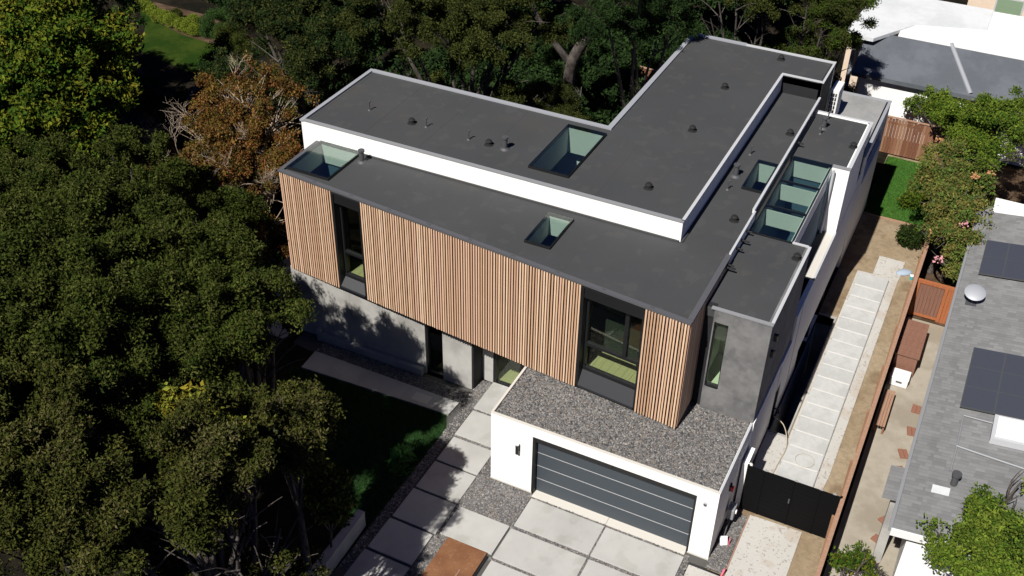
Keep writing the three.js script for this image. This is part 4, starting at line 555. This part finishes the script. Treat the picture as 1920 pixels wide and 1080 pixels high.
const LB = {
  oakNear: [[-11.74,3.2,-3.54,1.0],[-5.84,7.6,3.16,0.9],[-6.38,8.2,3.56,1.1],[-11.37,5.0,-1.61,1.5],[-4.95,7.4,4.46,1.5],[-5.67,7.8,5.16,1.7],[-5.39,7,2.83,0.9],[-4.75,6.6,3.99,0.9],[-5.05,7.2,5.44,1.3]],
  oakMid: [[-9.47,8.0,2.55,0.95],[-7.79,8,4.25,1.8],[-10.33,8,3.3,1.5],[-12.77,7,-0.19,1.6],[-13.52,7.2,0.58,1.6],[-13.12,5,-2.37,1.2],[-8.17,8.2,5.55,1.8],[-6.27,8,5.99,1.7]],
  oakLeft: [[-10.28,8.4,5.38,1.9],[-12.1,8.4,4.91,1.9],[-13.07,7.8,2.82,1.8],[-9.24,8.6,7.21,1.9],[-8.13,8.4,6.81,1.8],[-6.87,8,7.0,1.6],[-8.06,8.6,8.65,1.8],[-6.88,8.4,8.42,1.8],[-15.37,7.6,2.31,1.4]],
  oakLow: [[-6.61,8,9.61,1.7],[-6.21,8,10.89,1.7],[-5.01,7.6,11.72,1.7],[-4.21,7.4,11.11,1.5],[-4.12,7.2,12.28,1.6],[-3.23,7,11.49,1.5],[-5.48,7.6,10.07,1.3]],
  oakFront: [[-3.0,7.2,9.25,1.5],[-2.69,7.2,8.37,1.4],[-1.86,6.8,9.13,1.4],[-2.69,6.8,10.23,1.5],[-3.81,7.2,10.02,1.3],[-1.65,6.6,10.32,1.4],[-2.46,6.6,11.2,1.4],[-0.93,6.2,9.9,1.1],[-2.11,7,8.59,1.1],[-1.65,6.2,8.59,0.8],[-1.17,6.2,9.37,0.9],[-2.22,6,7.68,0.7]],
  oakGapMid: [[-5.76,7.4,7.83,1.2],[-5.61,7.4,6.9,1.3],[-6.63,7.6,7.9,1.3],[-4.82,7.0,8.09,1.1],[-5.09,7,7.41,1.0]],
  oliveSpread: [[-2.63,6.2,5.71,0.85],[-2.63,6.0,6.52,0.85],[-2.44,5.8,5.25,0.7],[-3.21,6.2,6.23,0.6],[-2.34,5.6,6.23,0.65],[-3.06,6.0,4.81,0.5]],
  yellow: [[-3.79,7.8,7.81,0.4],[-3.32,7.7,7.88,0.42],[-2.97,7.6,7.89,0.34],[-2.64,7.4,7.86,0.34],[-4.16,7.8,7.7,0.25]],
  yellow2: [[-2.68,3,4.88,0.5],[-2.33,2.8,4.92,0.5],[-3.04,3,4.62,0.35],[-2.05,2.4,5.02,0.3]],
  topleft: [[-20.28,9,-3.95,2],[-19.83,9,-5.26,1.8],[-17.93,8.6,-3.71,1.7],[-17.76,8.8,-1.44,2],[-16.89,8,-1.96,1.7],[-17.32,7.6,-3.54,1.3],[-16.87,8,0.13,1.8],[-16.23,7.4,-0.64,1.5],[-16.96,7,-3.24,1.0],[-20.93,9,-3.59,1.8],[-19.14,8,-5.57,1.2],[-16.77,6.4,-3.51,0.8]],
  smallLeft: [[-17.15,6.5,0.81,0.7],[-17.82,6.5,0.4,0.7],[-16.41,6.4,0.98,0.6]],
  brown: [[-13.7,6.4,-7.24,1.6],[-12.59,5.8,-7.24,1.5],[-14.13,6,-6.45,1.2],[-12.21,5.2,-5.96,1.5],[-13.89,5.4,-5.11,1.4],[-14.74,5.2,-4.19,1.5],[-15.19,5.2,-2.9,1.4],[-15.58,5.2,-4.17,0.9],[-15.56,5.8,-7.58,0.8],[-12.36,4.8,-4.53,1.5],[-11.41,4.2,-5.32,1.3],[-10.93,3.4,-4.2,1.1],[-13.29,4.8,-3.63,1.2],[-12.19,4.2,-7.05,0.9]],
  backA: [[-15.53,8,-10.3,2],[-14.09,8,-11.08,2],[-14.2,7,-9.66,1.8],[-12.51,7.4,-10.12,1.7],[-13.44,6,-9.8,1.5],[-12.03,6.6,-10.72,1.6],[-14.74,5.2,-9.36,1.2],[-12.37,8,-11.43,1.8],[-11.68,7,-12.12,1.3]],
  backB: [[-10.21,8.5,-11.84,1.7],[-8.87,8.5,-13.14,1.9],[-7.47,8,-13.52,1.8],[-8.1,7,-12.95,1.5],[-7.17,6.4,-13.82,1.2],[-7.8,5.6,-13.22,1.1],[-6.43,8.4,-14.16,1.6],[-5.89,7.6,-15.43,1.2],[-11.32,8.6,-12.12,1.5]],
  backC: [[-5.39,4.4,-16.15,1.0],[-4.57,4.2,-16.49,0.9],[-6.39,4,-16.23,0.9],[-5.91,3.6,-16.28,0.8],[-4.81,4.4,-17.56,0.6]],
  backD: [[-0.83,6.5,-21.69,1.2],[-0.74,7,-22.31,1.4],[0.87,6,-23.29,1.2],[1.48,5.2,-24.1,1.0],[0.6,5.2,-22.99,0.9],[1.32,7,-22.78,1.4],[2.7,4.6,-25.31,0.9],[0.09,7.5,-22.02,1.4]],
  backE: [[2.71,7,-23.54,1.6],[3.47,6.4,-23.65,1.4],[3.58,7,-24.66,1.5],[3.67,6,-26.12,0.7],[3.01,5.4,-24.42,1.1],[3.57,5.2,-26.2,1.0]],
  backF: [[-3.07,9,-14.92,1.4],[-2.22,9,-16.55,1.5],[-1.63,7.6,-18.92,1.4],[-2.42,6,-19.65,1.0],[-2.76,7.6,-17.12,1.0]],
  darkFill: [[-21.31,6,-8.29,1.0],[-19.02,5.5,-6.4,1.2],[-18.42,4.5,-6.65,1.1],[-19.48,3.5,-9.52,1.0],[-20.11,3.5,-12.01,1.0],[-22.15,6.5,-9.51,1.0],[-22.68,7,-10.37,1.0],[-22.33,3,-15.8,0.8]],
  myrtle: [[9.95,3.2,-19.79,0.95],[10.25,3,-17.45,1.0],[10.83,3.2,-18.47,1.0],[9.31,2.8,-19.28,0.55],[10.65,2.8,-15.76,0.9],[11.07,2.8,-16.78,0.9],[10.91,2.2,-14.96,0.75],[9.96,2.4,-16.47,0.5],[10.98,3,-20.02,0.8],[9.59,3.2,-21.5,0.7],[10.88,1.6,-14.93,0.5]],
  rightTree: [[11.3,3.6,-23.61,1.3],[10.38,3.2,-25.02,1.1],[12.13,3.6,-21.58,1.2],[11.25,3.4,-21.02,1.0],[9.72,2.8,-25.79,0.9],[11.95,3.4,-25.97,1.1],[10.09,2.6,-23.47,0.9],[8.65,2.4,-27.53,0.8],[7.76,2.2,-27.49,0.5]],
  rightBush: [[14.02,4,-1.64,0.8],[13.78,3.8,-0.83,0.8],[14.33,3.8,-0.36,0.9],[13.58,3.4,-0.16,0.7],[13.29,3.8,-1.37,0.3],[13.34,4,-1.9,0.28],[14.13,4,-2.72,0.45],[12.99,3,-0.09,0.5],[12.53,3.2,-0.77,0.3],[14.13,3.6,0.16,0.8]],
  bottomBush: [[10.98,1.6,-0.2,0.55],[11.52,1.5,-0.43,0.45],[10.62,1.4,-0.06,0.35]],
};
tree('oak_tree', 'dense dark green oak whose crown reaches the left end of the slat wall', LB.oakNear, { seed: 1001, under: 2.3, density: 92, holes: 0.115, cols: OAK, trunk: 0.3, gap: 0.41 });
tree('oak_tree', 'dense dark green oak just below the brown tree', LB.oakMid, { seed: 1002, under: 2.3, density: 92, holes: 0.115, cols: OAK, trunk: 0.32, gap: 0.41 });
tree('oak_tree', 'dark green oak at the left edge halfway up the picture', LB.oakLeft, { seed: 1003, under: 2.3, density: 88, holes: 0.115, cols: OAK, trunk: 0.35, gap: 0.41 });
tree('oak_tree', 'olive green oak in the lower left corner', LB.oakLow, { seed: 1004, under: 2.3, density: 95, holes: 0.11, cols: OLIVE, trunk: 0.3, gap: 0.42 });
tree('oak_tree', 'olive green oak at the bottom between the corner oak and the dark lawn', LB.oakFront, { seed: 1005, under: 2.3, density: 88, holes: 0.11, cols: OLIVE, trunk: 0.3, gap: 0.43 });
tree('oak_tree', 'sparse oak between the corner oak and the yellow sapling', LB.oakGapMid, { seed: 1006, under: 2.3, density: 80, holes: 0.11, cols: OAK, trunk: 0.2, gap: 0.42 });
tree('young_oak', 'pale olive young tree with spreading boughs above the dark front lawn', LB.oliveSpread, { seed: 1007, density: 75, clumps: 75, holes: -0.06, cs: 0.26, cols: OLIVE.concat([[0.09, 0.1, 0.05]]), trunk: 0.12, gap: 0.4 });
tree('sapling', 'yellow leaved sapling between the oaks left of the pale young tree', LB.yellow, { seed: 1008, density: 42, clumps: 44, holes: -0.1, cs: 0.24, cols: [[0.16, 0.15, 0.012], [0.22, 0.18, 0.015], [0.12, 0.13, 0.015]], leaf: 'big', trunk: 0.06, gap: 0.36 });
tree('sapling', 'small yellow green sapling standing in the shade of the front lawn', LB.yellow2, { seed: 1009, density: 60, clumps: 90, holes: -0.2, cols: [[0.06, 0.08, 0.012], [0.1, 0.1, 0.012]], leaf: 'big', trunk: 0.05, gap: 0.4 });
tree('maple_tree', 'tall yellow green broadleaf tree in the top left corner', LB.topleft, { seed: 1010, density: 58, cols: LIME, leaf: 'big', trunk: 0.35, gap: 0.43, holes: 0.08 });
tree('brown_tree', 'brown autumn tree with bare pale branches left of the upper block', LB.brown, { seed: 1011, density: 52, holes: -0.03, clumps: 24, cs: 0.26, cols: BROWN, leaf: 'broad', size: 0.85, trunk: 0.25, fork: 0.55, gap: 0.42, bark: M.barkTan, twigs: 26, extra: (t, L, r) => { const gs = []; const fan = (p, d, l, w, n) => { const e = [p[0] + d[0] * l, p[1] + d[1] * l, p[2] + d[2] * l]; gs.push(tube([p, [(p[0] + e[0]) / 2 + (r() - 0.5) * l * 0.3, (p[1] + e[1]) / 2 + 0.1 * l * (r() - 0.2), (p[2] + e[2]) / 2 + (r() - 0.5) * l * 0.3], e], w, w * 0.5, 5, 5)); if (n > 0) for (let i = 0; i < 3 + (n > 1 ? 1 : 0); i++) { const v = new THREE.Vector3(d[0] + (r() - 0.5) * 2.2, d[1] + (r() - 0.4) * 1.4, d[2] + (r() - 0.5) * 2.2).normalize(), k = 0.35 + r() * 0.65; fan([p[0] + (e[0] - p[0]) * k, p[1] + (e[1] - p[1]) * k, p[2] + (e[2] - p[2]) * k], [v.x, v.y, v.z], l * (0.55 + r() * 0.25), w * 0.55, n - 1); } };
  for (const i of [7, 7, 7, 10, 10, 5, 4, 3, 6, 0, 7, 9]) { const l = L[i], v = new THREE.Vector3(r() - 0.5, 0.55 + r() * 0.4, r() * 0.9 - 0.1).normalize(); fan([l[0] + (r() - 0.5) * 0.8, l[1] + l[3] * 0.35, l[2] + 0.3], [v.x, v.y, v.z], 0.5 + r() * 0.4, 0.02, 3); } obj('bare_branch', gs, M.barkTan, t).userData.kind = 'stuff'; } });
tree('evergreen_tree', 'dark evergreen tree behind the left end of the upper roof', LB.backA, { seed: 1012, under: 2.6, density: 85, holes: 0.1, cols: BACK.concat(DARK), trunk: 0.35, gap: 0.38 });
tree('evergreen_tree', 'olive evergreen tree behind the middle of the upper roof', LB.backB, { seed: 1013, under: 2.6, density: 80, holes: 0.1, cols: BACK, trunk: 0.35, gap: 0.41 });
tree('evergreen_shrub', 'low spiky olive shrub in the inner corner behind the upper roof', LB.backC, { seed: 1014, density: 80, cols: BACK, leaf: 'fine', trunk: 0.1, gap: 0.42 });
tree('evergreen_tree', 'sparse olive tree behind the rear parapet of the long wing', LB.backD, { seed: 1015, under: 2.6, density: 75, holes: 0.1, cols: BACK, trunk: 0.25, gap: 0.44 });
tree('evergreen_tree', 'green tree behind the wing next to the pale carport', LB.backE, { seed: 1016, under: 2.6, density: 85, cols: BACK.concat(LIME.slice(0, 2)), trunk: 0.3, gap: 0.38 });
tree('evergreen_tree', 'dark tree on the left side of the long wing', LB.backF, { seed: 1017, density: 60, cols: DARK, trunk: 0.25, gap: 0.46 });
tree('dark_fill_tree', 'added tree with leaves coloured nearly black as shade between the yellow green tree and the far lawn', LB.darkFill, { seed: 1018, density: 60, cols: DARK, trunk: 0.3, gap: 0.42 });  // leaf colour near-black, standing for the deep shade in this gap
{ // leaning big trunk behind the upper roof
  const t = thing('leaning_tree', 'thick leaning grey trunk in the shade behind the upper roof', 'tree', [-6.9, 0, -21]); obj('trunk', tube([[0, 0, 0], [0.3, 2.6, 0.6], [0.6, 4.4, 1.0], [1.5, 6.2, 1.0], [2.5, 8, 1.0], [3.2, 10, 0.6]], 0.32, 0.18, 10, 18), M.barkDark, t); obj('limb', tube([[0.5, 4.2, 0.9], [-0.6, 6, 1.6], [-1.6, 8, 2]], 0.17, 0.08, 8, 8), M.barkDark, t);
  const m = crown([[3.4, 11, 0.5, 1.8], [2.2, 11.4, 2, 1.5], [-1.8, 9.2, 2.2, 1.5], [4.8, 10.6, 0, 1.5]], { seed: 1020, density: 50, cols: BACK, gap: 0.42 }); m.name = 'crown'; m.userData.kind = 'stuff'; t.add(m); }
tree('myrtle_tree', 'flowering tree with orange tinted leaves beyond the side fence', LB.myrtle, { seed: 1021, density: 62, holes: 0.08, cols: [[0.08, 0.12, 0.02], [0.11, 0.13, 0.025], [0.06, 0.1, 0.018], [0.13, 0.11, 0.03], [0.07, 0.11, 0.02]], leaf: 'broad', trunk: 0.14, gap: 0.4,
  extra: (t, L, r) => { const ma = std({ color: rgb(0.4, 0.2, 0.09), roughness: 0.9 }), mb = std({ color: rgb(0.6, 0.27, 0.3), roughness: 0.9 }); for (let i = 0; i < 6; i++) { const l = L[Math.floor(r() * L.length)], a = r() * 6.28, gs = []; for (let k = 0; k < 26; k++) { const g = new THREE.IcosahedronGeometry(0.018 + r() * 0.025, 0); g.translate(l[0] + Math.cos(a) * l[3] * 0.7 + (r() - 0.5) * 0.3, l[1] + l[3] * 0.6 + (r() - 0.5) * 0.22, l[2] + Math.sin(a) * l[3] * 0.7 + (r() - 0.5) * 0.3); gs.push(g); } obj('blossom', gs, i % 4 ? ma : mb, t); } } });
tree('garden_tree', 'bright green leafy tree in front of the white-roofed house', LB.rightTree, { seed: 1022, density: 65, holes: 0.06, cols: RIGHT, leaf: 'broad', trunk: 0.16, gap: 0.38 });
tree('garden_tree', 'bright green leafy tree over the neighbour roof in the lower right corner', LB.rightBush, { seed: 1023, density: 62, holes: 0.12, cols: RIGHT, leaf: 'broad', trunk: 0.12, gap: 0.36 });
tree('garden_shrub', 'green shrub at the bottom edge beside the end of the side fence', LB.bottomBush, { seed: 1024, density: 75, cols: RIGHT.concat(LIME), leaf: 'broad', trunk: 0.05, gap: 0.36, category: 'shrub' });
tree('white_flower_shrub', 'shrub with white blossoms at the left edge below the tall yellow green tree', LB.smallLeft, { seed: 1025, density: 70, cols: DARK.concat(LIME.slice(0, 1)), leaf: 'big', trunk: 0.08, gap: 0.42, category: 'shrub', extra: (t, L, r) => { for (let i = 0; i < 4; i++) { const l = L[i % 3], g = new THREE.IcosahedronGeometry(0.16, 1); g.translate(l[0] + (r() - 0.5), l[1] + l[3] * 0.8, l[2] + (r() - 0.2) * 0.6); obj('blossom', g, M.whitePlain, t); } } });
[[8.95, -22.3, 0.45, 'small yellowish plant standing on the back lawn'], [9.35, -19.4, 0.5, 'dark ragged plant on the bare soil by the end of the back lawn']].forEach(([x, z, R, w], i) => tree('garden_plant', w, [[x, R * 0.9, z, R * 0.8], [x + R * 0.8, R * 0.8, z - R * 0.5, R * 0.6], [x - R * 0.7, R * 0.6, z + R * 0.3, R * 0.5]], { seed: 1140 + i, density: 60, clumps: 70, holes: 0, cols: i ? DARK.concat(OAK.slice(0, 3)) : RIGHT.concat(LIME), leaf: 'broad', trunk: 0.03, gap: 0.4, category: 'plant' }));
// clipped yellow bushes on the far lawn
[[-32.74, -22.48, 0.5, 'farthest left of the front row'], [-32.28, -22.47, 0.5, 'second from the left'], [-31.64, -22.31, 0.52, 'third from the left'], [-32.0, -23.1, 0.45, 'dull one behind the first cluster'], [-30.77, -22.16, 0.48, 'first of the right cluster'], [-30.25, -22.07, 0.5, 'middle of the right cluster'], [-29.74, -21.98, 0.46, 'rightmost one at the mulch end'], [-30.5, -22.8, 0.5, 'one behind the right cluster'], [-35.18, -23.7, 0.5, 'one at the very top edge'], [-34.34, -23.3, 0.42, 'second from the top edge'], [-33.63, -23.0, 0.42, 'one between top edge and first cluster']].forEach(([x, z, R, w], i) => {
  const t = thing('clipped_bush', 'clipped round yellow green bush by the far lawn, ' + w, 'bush', [x, 0, z], 0, 'clipped round bushes by the far lawn'); obj('trunk', cyl(0.05, 0.04, 0.3, 0, 0, 0, 7), M.barkGrey, t);
  const m = crown([[0, R * 0.7, 0, R * 0.78]], { seed: 1100 + i, density: 330, ball: 420, cols: i === 3 ? OAK : [[0.12, 0.165, 0.014], [0.16, 0.2, 0.02], [0.09, 0.13, 0.012]], leaf: 'broad', size: 0.42, gap: 0.1 }); m.name = 'foliage'; m.userData.kind = 'stuff'; t.add(m); });
// low shrubs right of the far bushes
[[-28.4, -22.6, 0.9, 'dark conifer shrub right of the yellow bushes by the far lawn'], [-27.2, -21.9, 0.8, 'green shrub at the right end of the far lawn bed'], [-26.2, -20.9, 0.7, 'yellowish shrub at the lower right end of the far lawn']].forEach(([x, z, R, w], i) => { const t = thing('bed_shrub', w, 'shrub', [x, 0, z]); obj('stem', cyl(0.05, 0.03, 0.4, 0, 0, 0, 7), M.barkGrey, t); const m = crown([[0, R * 0.7, 0, R], [R * 0.7, R * 0.5, 0.3, R * 0.7], [-R * 0.6, R * 0.5, -0.3, R * 0.7]], { seed: 1130 + i, density: 90, cols: i === 0 ? DARK.map((c) => c.map((v) => v * 2)) : OAK, leaf: 'fine', gap: 0.36 }); m.name = 'foliage'; m.userData.kind = 'stuff'; t.add(m); });
// the wood around: crowns that close the view and shade the floor, one mass nobody could count
{
  const L = [], r = rng(909);
  for (let i = 0; i < 46; i++) { const x = -44 + r() * 46, z = -26 - r() * 26; if (x > -40 && x < -22 && z > -31) continue; L.push([x, 3 + r() * 4.5, z, 1.8 + r() * 1.4]); }
  for (let i = 0; i < 26; i++) L.push([-24 - r() * 16, 7.5 + r() * 4, -9 + r() * 7, 1.8 + r() * 0.8]);  // unseen crowns left of the view, added to shade the ground beyond
  for (let i = 0; i < 12; i++) L.push([-22 + r() * 8, 0.8 + r() * 1.2, -16 + r() * 8, 0.9 + r() * 0.6]);
  for (let i = 0; i < 26; i++) L.push([-12 + r() * 17, 0.8 + r() * 1.6, -13.5 - r() * 12 - 0, 1.0 + r() * 0.8]);
  for (let i = 0; i < 70; i++) L.push([-20 + r() * 25, 0.5 + r() * 0.9, -11.5 - r() * 22, 0.9 + r() * 0.5]);
  for (let i = 0; i < 14; i++) L.push([-36 + i * 1.05, 0.9 + r() * 0.6, -26 - (i < 5 ? 0.4 : 0) + i * 0.16 - r() * 0.6, 1 + r() * 0.4]);
  for (let k = L.length - 1; k >= 0; k--) if (L[k][0] < -23.5 && L[k][2] > -23.5 && L[k][1] < 3) L.splice(k, 1);
  for (let k = L.length - 1; k >= 0; k--) if (L[k][0] > -2.6 && L[k][2] > -20.5) L.splice(k, 1);
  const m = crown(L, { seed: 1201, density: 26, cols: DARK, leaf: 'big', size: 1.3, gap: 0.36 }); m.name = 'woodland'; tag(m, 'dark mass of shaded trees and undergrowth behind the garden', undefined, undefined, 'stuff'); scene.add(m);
}

scene.traverse((o) => { if (o.isMesh) { o.castShadow = true; o.receiveShadow = true; } });
renderer.render(scene, camera);
